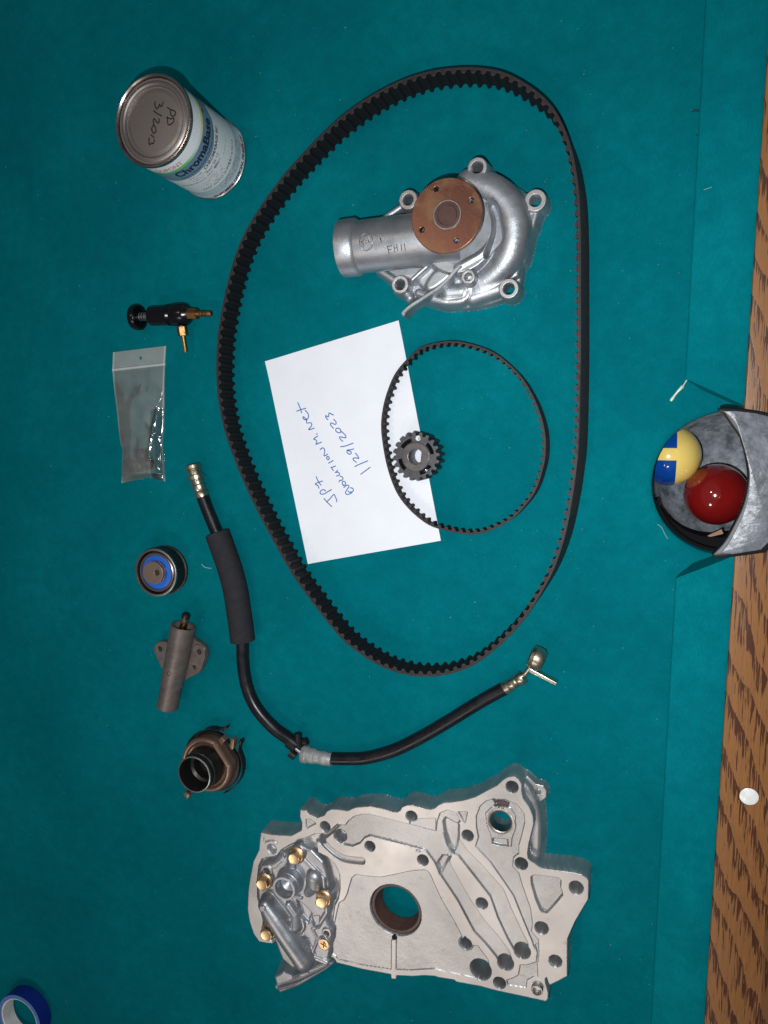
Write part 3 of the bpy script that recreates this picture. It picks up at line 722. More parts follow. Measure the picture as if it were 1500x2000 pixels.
# ear at the upper right, low down, and its curved wall
hf.poly(b_([(900, 150), (930, 100), (1000, 165), (1060, 180), (1088, 225), (1085, 275), (1040, 310), (1018, 350), (960, 330)], 0.009), 0.009, 0.001, 6)
hf.poly(b_([(880, 170), (905, 130), (960, 200), (1010, 300), (1035, 380), (1045, 480), (1045, 640), (1030, 760), (960, 760), (930, 500)], 0.014), 0.015, 0.004, 3, 0.003)
plate_o = a_([(165, 525), (235, 538), (300, 545), (410, 550), (460, 525), (495, 505), (498, 450), (482, 400), (483, 338), (530, 345), (550, 375), (620, 405), (680, 385), (700, 352), (735, 335), (780, 335), (870, 348), (905, 330), (940, 318), (1050, 310), (1130, 325), (1230, 355), (1270, 358), (1298, 345), (1312, 318), (1345, 303), (1390, 300), (1440, 308)])
plate_o += b_([(0, 332), (60, 345), (120, 363), (160, 368), (195, 360), (225, 335), (265, 316), (330, 310), (430, 295), (520, 268), (600, 225), (690, 178), (715, 155), (740, 132), (780, 110), (830, 108), (868, 135), (888, 170), (888, 225), (902, 285), (950, 350), (978, 420), (984, 480), (965, 560), (945, 640), (935, 715), (940, 755), (965, 780), (1000, 800), (1030, 825), (1060, 838), (1180, 853), (1300, 868), (1365, 885), (1405, 910), (1420, 935), (1416, 1080), (1360, 1175), (1310, 1260), (1252, 1393), (1250, 1500), (1250, 1690), (1180, 1728), (1108, 1762), (1095, 1735), (1085, 1700), (1074, 1712), (1076, 1745), (1086, 1775), (1098, 1820), (1098, 1868), (1080, 1890), (900, 1850), (700, 1808), (560, 1770), (370, 1735), (350, 1718), (230, 1700), (200, 1690), (120, 1685), (0, 1692)])
plate_o += a_([(1380, 1695), (1272, 1690), (1262, 1720), (1225, 1715), (1221, 1680), (1000, 1640), (780, 1585), (765, 1558), (745, 1542), (715, 1530), (640, 1560), (480, 1560), (330, 1560), (310, 1480), (280, 1430), (215, 1425), (150, 1413), (105, 1350), (72, 1250), (56, 1150), (62, 1000), (76, 900), (103, 760), (150, 665), (155, 600)])
hf.poly(plate_o, ZP, 0.0005, 26)
# recesses in the machined face
def rec(pts, dz, k=0.0, r=0.0004, slope=7): hf.cutpoly(pts, ZP-dz, r, slope, k)
main = a_([(935, 868), (905, 895), (890, 940), (868, 1020), (845, 1070), (800, 1100), (780, 1180), (765, 1260), (745, 1300), (742, 1420), (735, 1505), (775, 1532), (790, 1558), (1000, 1605), (1230, 1640), (1380, 1645)]) + \
    b_([(0, 1642), (200, 1630), (260, 1648), (370, 1672), (490, 1697), (560, 1712), (620, 1715), (640, 1640), (620, 1560), (540, 1450), (470, 1440), (420, 1385), (350, 1250), (250, 1080), (160, 880), (135, 852), (70, 850), (0, 858)]) + \
    a_([(1500, 828), (1380, 840), (1250, 868), (1150, 888), (1060, 885), (990, 875)])
rec(main, 0.0012)
chan = a_([(762, 560), (780, 500), (815, 462), (850, 468), (878, 430), (920, 398), (980, 380), (1050, 378), (1500, 495)]) + \
    b_([(100, 520), (205, 545), (215, 470), (240, 400), (300, 374), (370, 400), (400, 460), (350, 520), (300, 540), (262, 560), (285, 640), (330, 740), (300, 730), (320, 805), (470, 1070), (600, 1262), (700, 1372), (785, 1490), (815, 1570), (780, 1625), (715, 1610), (690, 1540), (600, 1430), (510, 1335), (380, 1090), (250, 895), (200, 790), (130, 695), (60, 670), (0, 658)]) + \
    a_([(1500, 665), (1050, 550), (1005, 570), (970, 612), (910, 636), (840, 622), (785, 592)])
rec(chan, 0.0022, r=0.0006)
g2 = b_([(352, 712), (390, 740), (500, 880), (640, 1060), (700, 1230), (780, 1400), (838, 1500), (890, 1550), (945, 1510), (935, 1430), (870, 1300), (800, 1150), (740, 1000), (560, 800), (450, 690), (395, 610), (370, 640)])
rec(g2, 0.0022, r=0.0006)
reg = b_([(522, 660), (545, 590), (528, 500), (528, 420), (560, 340), (610, 300), (665, 288), (760, 290), (850, 330), (905, 400), (912, 470), (885, 580), (865, 650), (865, 715), (822, 750), (815, 820), (865, 875), (895, 980), (955, 1150), (972, 1260), (965, 1340), (1018, 1400), (1022, 1440), (985, 1430), (995, 1480), (965, 1400), (895, 1230), (825, 1055), (755, 950), (640, 785)])
rec(reg, 0.0012)
hf.poly(b_([(612, 500), (600, 400), (650, 350), (720, 330), (800, 360), (838, 420), (840, 520), (810, 600), (805, 665), (655, 640), (640, 570)]), ZP-0.0006, 0.0004, 6)
rec(b_([(60, 445), (150, 442), (205, 440), (203, 545), (0, 492), (0, 470), (40, 462)]), 0.0020)
rec(b_([(385, 388), (457, 390), (440, 475), (425, 455), (405, 420)]), 0.0018)
rec(b_([(262, 470), (282, 440), (330, 470), (385, 492), (383, 600), (372, 660), (348, 712), (310, 660), (275, 560)]), 0.0055, k=0.002, r=0.002, slope=3)
rec(b_([(245, 880), (215, 800), (255, 740), (318, 745), (290, 800)]), 0.0050, k=0.002, r=0.002, slope=3)
rec(b_([(962, 905), (985, 890), (1060, 898), (1180, 914), (1198, 935), (1194, 985), (1212, 1045), (1150, 1120), (1090, 1185), (1065, 1188), (1038, 1168), (1000, 1080), (966, 960)]), 0.0034, r=0.001)
rec(b_([(875, 1602), (935, 1600), (1000, 1578), (1008, 1560), (1015, 1690), (985, 1690), (930, 1720), (922, 1782), (780, 1760), (768, 1722), (830, 1700), (862, 1680)]), 0.0010)
rec(b_([(990, 1425), (1018, 1425), (1024, 1500), (1018, 1580), (1006, 1560), (1010, 1500)]), 0.0010)
hf.groove(spline(a_([(655, 590), (700, 640), (760, 695), (820, 730), (890, 748), (985, 757)]), 5), 0.0033, ZP-0.0032, 0.0015, 4, 0.001)
rec(a_([(530, 420), (562, 415), (612, 452), (535, 492)]), 0.0015)
hf.groove(a_([(188, 572), (192, 605)]), 0.0007, ZP-0.001, 0.0003, 6); hf.groove(spline(a_([(192, 605), (230, 590), (270, 592), (292, 606)]), 4), 0.0006, ZP-0.001, 0.0003, 6)
hf.poly(a_([(1226, 1400), (1266, 1400), (1263, 1716), (1224, 1712)]), ZP, 0.0004, 8)
# boss round the lower small hole and the screw hole below the recess
hf.disc(b_([(445, 1432)])[0], 58/4.054*S(910, 1843, ZP), ZP, 0.0004, 6)
# pump bay at the left
bay = a_([(138, 900), (150, 800), (175, 745), (300, 716), (332, 670), (400, 630), (500, 588), (600, 543), (690, 540), (740, 505), (790, 462), (800, 470), (750, 520), (700, 560), (610, 600), (625, 690), (700, 728), (765, 790), (800, 870), (805, 980), (790, 1060), (760, 1120), (745, 1240), (770, 1300), (765, 1380), (745, 1420), (745, 1500), (700, 1580), (560, 1600), (330, 1600), (260, 1410), (180, 1330), (185, 1240), (140, 1060)])
rec(bay, 0.0045, r=0.0015, slope=3)
# holes: photo px centre, radius, floor
def H(t, x, y, r, fl=-0.02, slope=30): 
    q = t(x, y); c = P(*q, ZP); hf.hole(c, r*S(*q, ZP), fl, 0.0004, slope)
for t_, x, y, r, fl in ((A, 1390, 395, 8.6, -0.02), (A, 687, 477, 7.8, -0.02), (A, 808, 558, 12.0, 0.008), (A, 660, 590, 8, 0.008), (A, 1052, 637, 7.8, -0.02), (A, 253, 658, 9.6, 0.016),
                        (B, 812, 190, 9, -0.02), (B, 460, 575, 8.4, -0.02), (B, 105, 770, 8.2, -0.02), (B, 885, 798, 9.4, -0.02), (B, 1320, 988, 12, 0.001), (B, 572, 1113, 8.8, -0.02), (B, 1045, 1308, 11.5, 0.001),
                        (B, 445, 1432, 8.8, -0.02), (B, 892, 1492, 14.5, 0.002), (B, 760, 1585, 14.5, 0.002), (B, 562, 1640, 18.5, -0.02), (B, 713, 1743, 9.2, -0.02), (B, 1155, 1570, 11, 0.001), (B, 720, 468, 20.5, -0.02)):
    H(t_, x, y, r, fl)
H(A, 1257, 1163, 50, -0.02)
hf.cutpoly(b_([(658, 290), (680, 330), (668, 345), (775, 352), (785, 318), (740, 300), (690, 292)]), ZP-0.006, 0.0004, 8)
hf.cutpoly(b_([(652, 612), (665, 600), (775, 612), (778, 665), (720, 662), (655, 645)]), ZP-0.004, 0.0015, 3)
for x, y in ((618, 462), (612, 490), (822, 462), (820, 486), (700, 362), (735, 362), (715, 575)):
    q = B(x, y); hf.hole(P(*q, ZP), 1.8*S(*q, ZP), ZP-0.002, 0.0004, 8)
q = B(1018, 228); hf.hole(P(*q, 0.009), 4.6*S(*q, 0.009), 0.002, 0.0004, 12)
# pitted casting marks
for x, y, t_ in ((402, 1460, B), (410, 1395, B), (440, 1382, B), (490, 1448, B), (455, 1486, B), (60, 695, B), (75, 698, B)):
    q = t_(x, y); hf.hole(P(*q, ZP), 1.7*S(*q, ZP), ZP-0.0015, 0.0004, 5)
# cast in parting lines
hf.mach = [ZP]
cover_plate = hf.build('cover_plate', ALU3, cover)

# crankshaft seal in the big hole
q = A(1257, 1165); cc = P(*q, ZP); r50 = 50*S(*q, ZP)
lathe_obj('crankshaft_seal', [(0.004, r50+0.0002), (0.0215, r50+0.0002), (0.0215, r50-0.0022), (0.019, r50-0.0032), (0.013, r50-0.0034), (0.010, r50-0.0052), (0.004, r50-0.0052)], (cc.x, cc.y, 0), SEAL, cover, n=96, closed=True)
q = A(1250, 1385); plate('seal_tab', [circ(P(*q, ZP), 5*S(*q, ZP), 16)], ZP-0.003, ZP-0.0004, DARKIN, cover, bev=0.0003)
q = B(720, 468); cc = P(*q, ZP); r20 = 20.5*S(*q, ZP)
lathe_obj('bore_ring', [(0.012, r20+0.0001), (ZP-0.0008, r20+0.0001), (ZP-0.0002, r20+0.0012), (ZP-0.0002, r20+0.0034), (0.012, r20+0.0034)], (cc.x, cc.y, 0), STEEL, cover, n=64, closed=True)
q = B(720, 322); 
def arcstrip(c0, r0, r1, a0, a1, n=12):
    o = [(c0.x+r1*math.cos(math.radians(a0+(a1-a0)*i/n)), c0.y+r1*math.sin(math.radians(a0+(a1-a0)*i/n))) for i in range(n+1)]
    return o+[(c0.x+r0*math.cos(math.radians(a1+(a0-a1)*i/n)), c0.y+r0*math.sin(math.radians(a1+(a0-a1)*i/n))) for i in range(n+1)]
prism_obj('brown_seal_arc', arcstrip(cc, 32*S(*q, ZP), 39*S(*q, ZP), 64, 106), ZP-0.0055, ZP-0.0035, SEAL, cover, bev=0.0004)
# hollow dowel
q = B(1012, 1782); c = P(*q, ZP); r = 11.3*S(*q, ZP)
lathe_obj('dowel_sleeve', [(ZP-0.004, r), (ZP+0.0035, r), (ZP+0.0042, r*0.93), (ZP+0.0042, r*0.78), (ZP+0.0035, r*0.72), (ZP-0.004, r*0.72)], (c.x, c.y, 0), STEEL, cover, n=40, closed=True)
lathe_obj('dowel_core', [(ZP-0.004, 0), (ZP-0.0041, r*0.715), (ZP-0.0035, r*0.715), (ZP-0.0035, 0)], (c.x, c.y, 0), DARKIN, cover, n=32)

# pump body casting bolted on the left
ZB = 0.032
hp = HF((480, 1630, 670, 1960), 0.02, 0.00038)
body = a_([(150, 870), (170, 815), (205, 770), (262, 762), (310, 745), (325, 712), (365, 690), (400, 670), (430, 636), (480, 622), (530, 650), (575, 665), (620, 712), (672, 765), (705, 850), (728, 950), (736, 1060), (728, 1160), (706, 1250), (735, 1320), (745, 1400), (735, 1480), (715, 1560), (600, 1600), (420, 1640), (330, 1560), (270, 1400), (190, 1330), (215, 1230), (160, 1160), (135, 1060), (128, 950)], 0.030)
hp.poly(body, 0.030, 0.0035, 5)
# outlet flange at the bottom
hp.poly(a_([(275, 1695), (345, 1655), (420, 1690), (560, 1640), (640, 1600), (728, 1570), (738, 1600), (700, 1640), (600, 1700), (480, 1772), (400, 1800), (318, 1832), (300, 1790)], 0.022), 0.023, 0.0025, 7, 0.002)
hp.rod(a_([(300, 1790), (400, 1760), (480, 1718)], 0.024), 0.004, 0.020, 0.002)
hp.rod(a_([(560, 1655), (728, 1590)], 0.024), 0.0035, 0.0205, 0.002)
hp.groove(a_([(300, 1775), (480, 1722), (720, 1600)], 0.022), 0.0006, 0.0195, 0.0004, 3, 0.001)
# flats and ribs on the body
hp.rod(a_([(430, 700), (425, 880)]), 0.0055, 0.0275, 0.004, squash=0.8)
hp.rod(a_([(510, 700), (690, 880), (715, 1150), (640, 1270)]), 0.0022, 0.0306, 0.003, squash=0.8)
hp.rod(a_([(200, 790), (280, 780), (330, 730)]), 0.0035, 0.0275, 0.003, squash=0.7)
hp.rod(a_([(450, 1010), (505, 1030)]), 0.0022, 0.031, 0.002)
hp.rod(a_([(480, 1090), (560, 1190), (620, 1280)]), 0.0015, 0.0306, 0.003)
hp.rod(a_([(520, 1340), (560, 1500), (545, 1620)]), 0.0022, 0.0300, 0.003)
hp.rod(a_([(570, 1500), (640, 1530), (710, 1560)]), 0.0035, 0.0290, 0.003)
hp.rod(a_([(600, 1290), (640, 1370), (600, 1480)]), 0.0015, 0.0300, 0.003)
hp.cutpoly(a_([(590, 1190), (655, 1180), (650, 1265), (620, 1268)]), 0.0285, 0.001, 3, 0.001)
hp.cutpoly(a_([(500, 1350), (560, 1370), (600, 1490), (560, 1500)]), 0.026, 0.002, 2, 0.002)
hp.cutpoly(a_([(470, 1060), (540, 1110), (590, 1170), (560, 1240), (500, 1180)]), 0.0265, 0.002, 2, 0.002)
# kidney shaped dome
hp.rod(a_([(615, 865), (612, 930), (560, 1000)]), [0.0088, 0.0085, 0.0045], [0.0325, 0.0315, 0.029], 0.0028, squash=0.75)
# small boss with neck
hp.rod(a_([(385, 1120), (440, 1200), (445, 1290)], 0.035), [0.004, 0.004, 0.0072], [0.033, 0.033, 0.0325], 0.002)
hp.disc(a_([(452, 1275)], 0.032)[0], 0.0105, 0.0325, 0.002, 4, 0.002)
# screw boss
hp.disc(a_([(675, 1435)], 0.033)[0], 58/4.167*S(632, 1844, 0.033), 0.0325, 0.001, 8, 0.002)
hp.disc(a_([(697, 1350)], 0.033)[0], 42/4.167*S(632, 1824, 0.033), 0.0325, 0.001, 8, 0.002)
# bosses under the bolts
BOL = [(430, 742), (170, 952), (655, 1097), (205, 1362)]
for x, y in BOL:
    q = A(x+22, y-24); hp.disc(P(*q, 0.034), 15.5*S(*q, 0.034), 0.0335, 0.0012, 6, 0.0025)
q = A(210, 838); hp.disc(P(*q, 0.031), 13*S(*q, 0.031), 0.0315, 0.001, 6, 0.002); hp.hole(P(*q, 0.0315), 4.6*S(*q, 0.0315), 0.02, 0.0004, 10)
q = A(697, 1350); hp.hole(P(*q, 0.0325), 5.6*S(*q, 0.0325), 0.029, 0.0004, 10)
q = A(350, 715); hp.hole(P(*q, 0.0305), 3.5*S(*q, 0.03), 0.026, 0.0004, 6)
# big relief valve bore across the body
vz = 0.040
vr = 19*S(550, 1840, vz)
hp.rod(a_([(172, 1150), (250, 1270), (360, 1440), (478, 1625)], vz+vr*0.6), [vr*0.75, vr*0.95, vr*1.05, vr*1.1], [0.038, 0.037, 0.036, 0.034], 0.0022)
# shaft bore tower
qb = A(352, 985); cb = P(*qb, 0.046)
hp.disc(cb, 25*S(*qb, 0.046)*1.06, 0.040, 0.002, 7, 0.004)
hp.hole(cb, 24.5*S(*qb, 0.046)*0.80, 0.028, 0.0004, 40)
hp.mach = [0.0325, 0.0335]
hp.build('pump_body', ALU2, cover)
rb = 24.5*S(*qb, 0.046)
lathe_obj('shaft_bore', [(0.030, rb), (0.0455, rb), (0.0462, rb*0.96), (0.0462, rb*0.80), (0.0455, rb*0.76), (0.034, rb*0.70), (0.030, rb*0.3), (0.0302, 0)], (cb.x, cb.y, 0), ALU2, cover, n=64)
# valve end plug
q = A(178, 1145); c = P(*q, 0.046); lathe_obj('valve_plug', [(0.040, 6.5*S(*q, 0.046)), (0.0462, 6*S(*q, 0.046)), (0.0467, 5.2*S(*q, 0.046)), (0.0467, 0)], (c.x, c.y, 0), ALU2, cover, n=24)
def hexpts(c, r, a0=0.0): return [(c[0]+r*math.cos(a0+PI*i/3), c[1]+r*math.sin(a0+PI*i/3)) for i in range(6)]
bolt_src = None
for i, (x, y) in enumerate(BOL):
    q = A(x, y); zt = 0.0415; c = P(*q, zt); rh = 12.6*S(*q, zt)
    if bolt_src is None:
        bm = bmesh.new(); lathe(bm, [(0, rh*1.35), (0.0012, rh*1.35), (0.0022, rh*1.12), (0.0024, 0)], (0, 0, 0), n=40)
        wme = bpy.data.meshes.new('bolt_washer'); bmesh.ops.recalc_face_normals(bm, faces=bm.faces); bm.to_mesh(wme); bm.free()
        bm = bmesh.new(); prism(bm, hexpts((0, 0), rh*1.08, 0.3), 0.0, 0.0068, 0.0008); hme = bpy.data.meshes.new('bolt_head'); bm.to_mesh(hme); bm.free()
        bm = bmesh.new(); lathe(bm, [(0.0066, rh*0.86), (0.0073, rh*0.80), (0.0071, rh*0.5), (0.0071, 0)], (0, 0, 0), n=32); cme = bpy.data.meshes.new('bolt_crown'); bmesh.ops.recalc_face_normals(bm, faces=bm.faces); bm.to_mesh(cme); bm.free()
        for me in (wme, hme, cme): me.materials.append(ZINC); me.polygons.foreach_set('use_smooth', [True]*len(me.polygons)); me.set_sharp_from_angle(angle=math.radians(30))
        bolt_src = (wme, hme, cme)
    e = bpy.data.objects.new('bolt', bolt_src[1]); finish(e, cover); e.location = (c.x, c.y, zt-0.0068); e.rotation_euler = (0, 0, 0.5*i)
    for me, nm in ((bolt_src[0], 'washer'), (bolt_src[2], 'bolt_crown')):
        o = finish(bpy.data.objects.new(nm, me), e); o.location = (0, 0, -0.0012 if nm == 'washer' else 0)
q = A(675, 1437); c = P(*q, 0.0345); r = 11*S(*q, 0.0345)
sc_ = lathe_obj('flat_screw', [(0.0325, r), (0.0342, r), (0.0346, r*0.95), (0.0346, 0)], (c.x, c.y, 0), ZINC, cover, n=40)
bm = bmesh.new(); k = S(*q, 0.035)
for pts in (((-6, 1), (6, -3)), ((0, -6), (1, 6)), ((2, 5), (5, 1))):
    ribbon(bm, [Vector((c.x+x*k, c.y+y*k, 0.0348)) for x, y in pts], 1.8*k)
from_bm('screw_recess', bm, DARKIN, sc_, None)
q = A(697, 1352); c = P(*q, 0.030); lathe_obj('brown_pin', [(0.0, 5.5*k), (0.0005, 5*k), (0.0005, 0)], (c.x, c.y, 0.0293), SEAL, cover, n=24)

# ================================================================== water pump
C = Z(640, 290, 3.4091)
wp = thing('water_pump', (0, 0, 0), 'cast aluminium water pump with brown round flange and short pipe, in the belt loop', 'water pump')
c_ = lambda pts, z: px(pts, z, C)
hw = HF((655, 295, 1085, 640), 0.015, 0.0004)
# base flange
hw.poly(c_([(820, 330), (870, 215), (940, 185), (935, 110), (985, 70), (1040, 75), (1065, 125), (1100, 175), (1200, 215), (1290, 270), (1330, 300), (1370, 285), (1435, 285), (1458, 340), (1430, 420), (1405, 470), (1395, 540), (1360, 600), (1335, 680), (1300, 800), (1290, 880), (1280, 960), (1240, 1000), (1180, 1005), (1090, 1035), (1000, 1055), (900, 1068), (780, 1050), (700, 1030), (600, 1010), (520, 990), (440, 965), (410, 900), (420, 840), (320, 800), (480, 480), (470, 340), (500, 280), (560, 270), (600, 320)], 0.010), 0.0105, 0.0025, 8)
hw.poly(c_([(1000, 180), (1120, 190), (1230, 260), (1310, 330), (1400, 430), (1385, 520), (1340, 590), (1300, 720), (1270, 850), (1180, 900), (1000, 1000), (850, 1040), (700, 1000), (600, 900), (800, 300)], 0.016), 0.0165, 0.003, 5, 0.004)
# volute ridge
def S_(x, y, z): return S(*C(x, y), z)
vol = c_([(930, 210), (1030, 235), (1120, 285), (1190, 370), (1220, 480), (1215, 590), (1180, 690), (1110, 780), (1020, 850), (930, 890)], 0.034)
hw.rod(spline(vol, 3), [0.0135, 0.0145, 0.0150, 0.0150, 0.0145, 0.0135, 0.0115, 0.009], [0.0215, 0.0215, 0.021, 0.020, 0.0185, 0.017, 0.015, 0.014], 0.006, squash=0.95)
# inner plateau and its stepped wall
hw.disc(c_([(865, 560)], 0.032)[0], 262/3.409*S_(865, 560, 0.032), 0.031, 0.0018, 5, 0.0025)
hw.poly(c_([(1060, 330), (1125, 385), (1150, 500), (1165, 605), (1100, 690), (1000, 760), (900, 700), (1000, 500)], 0.030), 0.0265, 0.002, 4, 0.0015)
hw.rod(c_([(1125, 395), (1140, 470), (1163, 560), (1160, 605)], 0.030), 0.0014, 0.0295, 0.001)
hw.rod(spline(c_([(1075, 370), (1110, 480), (1095, 600), (1030, 690), (930, 750), (860, 790)], 0.032), 3), 0.0035, 0.0285, 0.002)
hw.cutpoly(spline(c_([(1085, 365), (1128, 410), (1148, 500), (1158, 600), (1110, 665), (1060, 720), (1085, 640), (1108, 560), (1110, 470)], 0.028), 3, True), 0.0215, 0.001, 3.5, 0.001)
# lower lobes
hw.poly(spline(c_([(640, 900), (690, 820), (740, 795), (800, 800), (835, 830), (800, 870), (720, 930), (660, 950)], 0.028), 3, True), 0.0265, 0.004, 3, 0.004)
hw.rod(spline(c_([(700, 1000), (800, 1015), (895, 1005), (925, 960), (940, 920)], 0.022), 3), 0.0035, 0.0185, 0.0025)
hw.rod(spline(c_([(600, 960), (700, 1000), (780, 1020)], 0.020), 3), 0.004, 0.0165, 0.004)
hw.rod(c_([(800, 955), (880, 945)], 0.022), 0.007, 0.0165, 0.005)
hw.rod(c_([(960, 985), (1080, 945), (1150, 920)], 0.02), 0.007, 0.0145, 0.005)
# ribs to the bosses
def rib(p, z, r=0.002, k=0.002): hw.rod(c_(p, z), r, z-r, k)
rib([(330, 490), (490, 380)], 0.020, 0.003, 0.004); rib([(320, 795), (460, 890)], 0.018, 0.003, 0.004); rib([(560, 870), (660, 780)], 0.024, 0.002)
rib([(540, 990), (480, 905)], 0.018, 0.004, 0.004)
rib([(1380, 345), (1290, 330)], 0.017, 0.006, 0.006); rib([(1205, 935), (1090, 880)], 0.0155, 0.010, 0.004); rib([(995, 140), (980, 230)], 0.025, 0.009, 0.004)
rib([(1390, 430), (1340, 560), (1300, 740)], 0.0165, 0.003, 0.004)
# bosses (photo px radius), top heights
BOSS = [(995, 125, 19, 0.032, 9.0), (1382, 345, 21, 0.0205, 9.5), (1205, 932, 19, 0.022, 9.0), (480, 905, 16.8, 0.024, 8.2), (535, 340, 18.5, 0.027, 8.2), (934, 853, 13.6, 0.034, 7.0)]
for x, y, r, z, rh in BOSS:
    q = C(x, y); c = P(*q, z); hw.disc(c, r*S(*q, z), z, 0.0003, 9, 0.0006)
hw.rod(c_([(934, 853), (1030, 900)], 0.018), 0.0085, 0.010, 0.006)
# inner column for the shaft
hw.disc(c_([(800, 470)], 0.05)[0], 0.021, 0.040, 0.002, 6, 0.006)
for x, y, r, z, rh in BOSS:
    q = C(x, y); c = P(*q, z); deep = 0.022 if (x, y) == (934, 853) else -0.02
    hw.hole(c, rh*S(*q, z), deep, 0.0004, 40)
hw.mach = [z for _, _, _, z, _ in BOSS]
hw.build('pump_housing', ALU, wp)
# inlet pipe, a horizontal tube
zc = 0.0245
p0 = P(*C(105, 668), zc+0.0); p1 = P(*C(800, 590), zc)
ax = (p1-p0).normalized(); sN = S(*C(300, 650), zc+0.01)
rn = 52.5*sN
pr = [(0.020, 0), (0.0202, rn*0.82), (0.0, rn*0.86), (-0.0005, rn*1.02), (0.0, rn*1.045), (0.014, rn*1.06), (0.0165, rn*1.0), (0.0178, rn*0.945), (0.022, rn*0.955), (0.06, rn*0.965), (0.115, rn*0.97), (0.115, 0)]
lathe_obj('inlet_pipe', pr, p0, ALU2, wp, axis=ax, n=96)
# cast marks on the pipe
def on_pipe(u, v, h=0.00015):
    """point of the pipe's upper surface seen at photo pixel (u, v)"""
    lo, hi = 0.0, 0.07
    o = Vector((0, 0, HC)); d = (P(u, v, 0)-o).normalized()
    w0 = o-p0; a = d-ax*d.dot(ax); b = w0-ax*w0.dot(ax); R_ = rn*0.965+h
    A_, B_, C_ = a.dot(a), 2*a.dot(b), b.dot(b)-R_*R_
    disc = max(B_*B_-4*A_*C_, 0); t = (-B_-math.sqrt(disc))/(2*A_); return o+d*t
def pipe_strokes(name, lines, tr, rad, m):
    bm = bmesh.new()
    for ln in lines:
        pts = [tr(*p) for p in ln]
        if len(pts) > 2: pts = [tuple(v.xy) for v in spline([Vector((*p, 0)) for p in pts], 5)]
        else: pts = [tuple(Vector(pts[0])*(1-i/4)+Vector(pts[1])*(i/4)) for i in range(5)]
        tube(bm, [on_pipe(*p) for p in pts], rad, 6)
    return from_bm(name, bm, m, wp, 60)
t = Z(670, 420, 10.714)
pipe_strokes('cast_ring', [[(480+138*math.cos(a*PI/12), 560+165*math.sin(a*PI/12)*(1.1)) for a in range(25)]], t, 0.00045, ALU2)
pipe_strokes('cast_letters', [[(360, 555), (590, 420)], [(385, 590), (410, 670)], [(385, 590), (430, 570), (425, 610), (398, 625), (440, 625), (435, 660), (410, 670)], [(455, 520), (490, 500)], [(470, 520), (490, 610)], [(510, 500), (535, 580)], [(550, 480), (522, 535), (570, 560)], [(370, 570), (575, 455)]], t, 0.00028, STEEL)
pipe_strokes('stamped_letters', [[(925, 650), (965, 810)], [(925, 655), (1025, 645)], [(940, 730), (1015, 715)], [(1062, 625), (1080, 770)], [(1122, 610), (1142, 750)], [(1068, 695), (1135, 685)], [(1212, 605), (1228, 748)], [(1282, 600), (1303, 745)], [(760, 470), (785, 500), (800, 575)]], t, 0.00028, DARKIN)
# flange on the shaft
zf = 0.060
q = C(797, 449); c = P(*C(790, 447), zf); rf = 70*S(*q, zf)
fl_holes = [(722, 270), (955, 345), (858, 612), (628, 540)]
def at_(x, y, z): return P(*C(x, y), z)
plate('drive_flange', [circ(c, rf, 96), circ(at_(797, 443, zf), 26*S(*q, zf), 48)]+[circ(at_(x, y, zf), 6.0*S(*q, zf), 20) for x, y in fl_holes], zf-0.0055, zf, RUST, wp, bev=0.0005)
for x, y in fl_holes:
    h = at_(x, y, zf); r = 6.0*S(*q, zf)
    lathe_obj('threaded_insert', [(zf-0.0058, r*1.01), (zf-0.0006, r*1.01), (zf-0.0002, r*0.93), (zf-0.002, r*0.72), (zf-0.0058, r*0.70)], (h.x, h.y, 0), STEEL, wp, n=20, closed=True)
ch = at_(797, 443, zf); r2 = 28.5*S(*q, zf)
lathe_obj('flange_collar', [(0.030, r2*0.9), (0.0585, r2*0.93), (0.0585, r2), (zf+0.0006, r2), (zf+0.001, r2*0.97), (zf+0.001, r2*0.91), (zf+0.0002, r2*0.89), (zf-0.003, 0)], (ch.x, ch.y, 0), STEEL, wp, n=64)
lathe_obj('shaft_end', [(zf-0.004, r2*0.885), (zf+0.0003, r2*0.885), (zf+0.0004, r2*0.70), (zf+0.0001, r2*0.67), (zf+0.0004, r2*0.64), (zf+0.0004, 0)], (ch.x, ch.y, 0), HUBDK, wp, n=64)
# thin bracket fin
top_ = c_([(885, 775), (850, 810), (800, 868), (740, 925), (680, 965), (610, 1010), (548, 1050), (512, 1082), (500, 1098), (512, 1108)], 0.034)
bm = bmesh.new(); rows = []
sp_ = spline(top_, 4)
for i, p in enumerate(sp_):
    tt = (sp_[min(len(sp_)-1, i+1)]-sp_[max(0, i-1)]).normalized(); s2 = Vector((-tt.y, tt.x, 0))*0.0017
    zb = 0.016
    rows.append([bm.verts.new(x) for x in (p+s2*1.5+Vector((0, 0, zb-p.z)), p+s2+Vector((0, 0, -0.0006)), p+s2*0.6, p-s2*0.6, p-s2+Vector((0, 0, -0.0006)), p-s2*1.5+Vector((0, 0, zb-p.z)))])
for A0, B0 in zip(rows[:-1], rows[1:]):
    for k in range(6): bm.faces.new((A0[k], A0[(k+1) % 6], B0[(k+1) % 6], B0[k]))
bm.faces.new(rows[0]); bm.faces.new(list(reversed(rows[-1])))
from_bm('bracket_fin', bm, ALU, wp, 40)
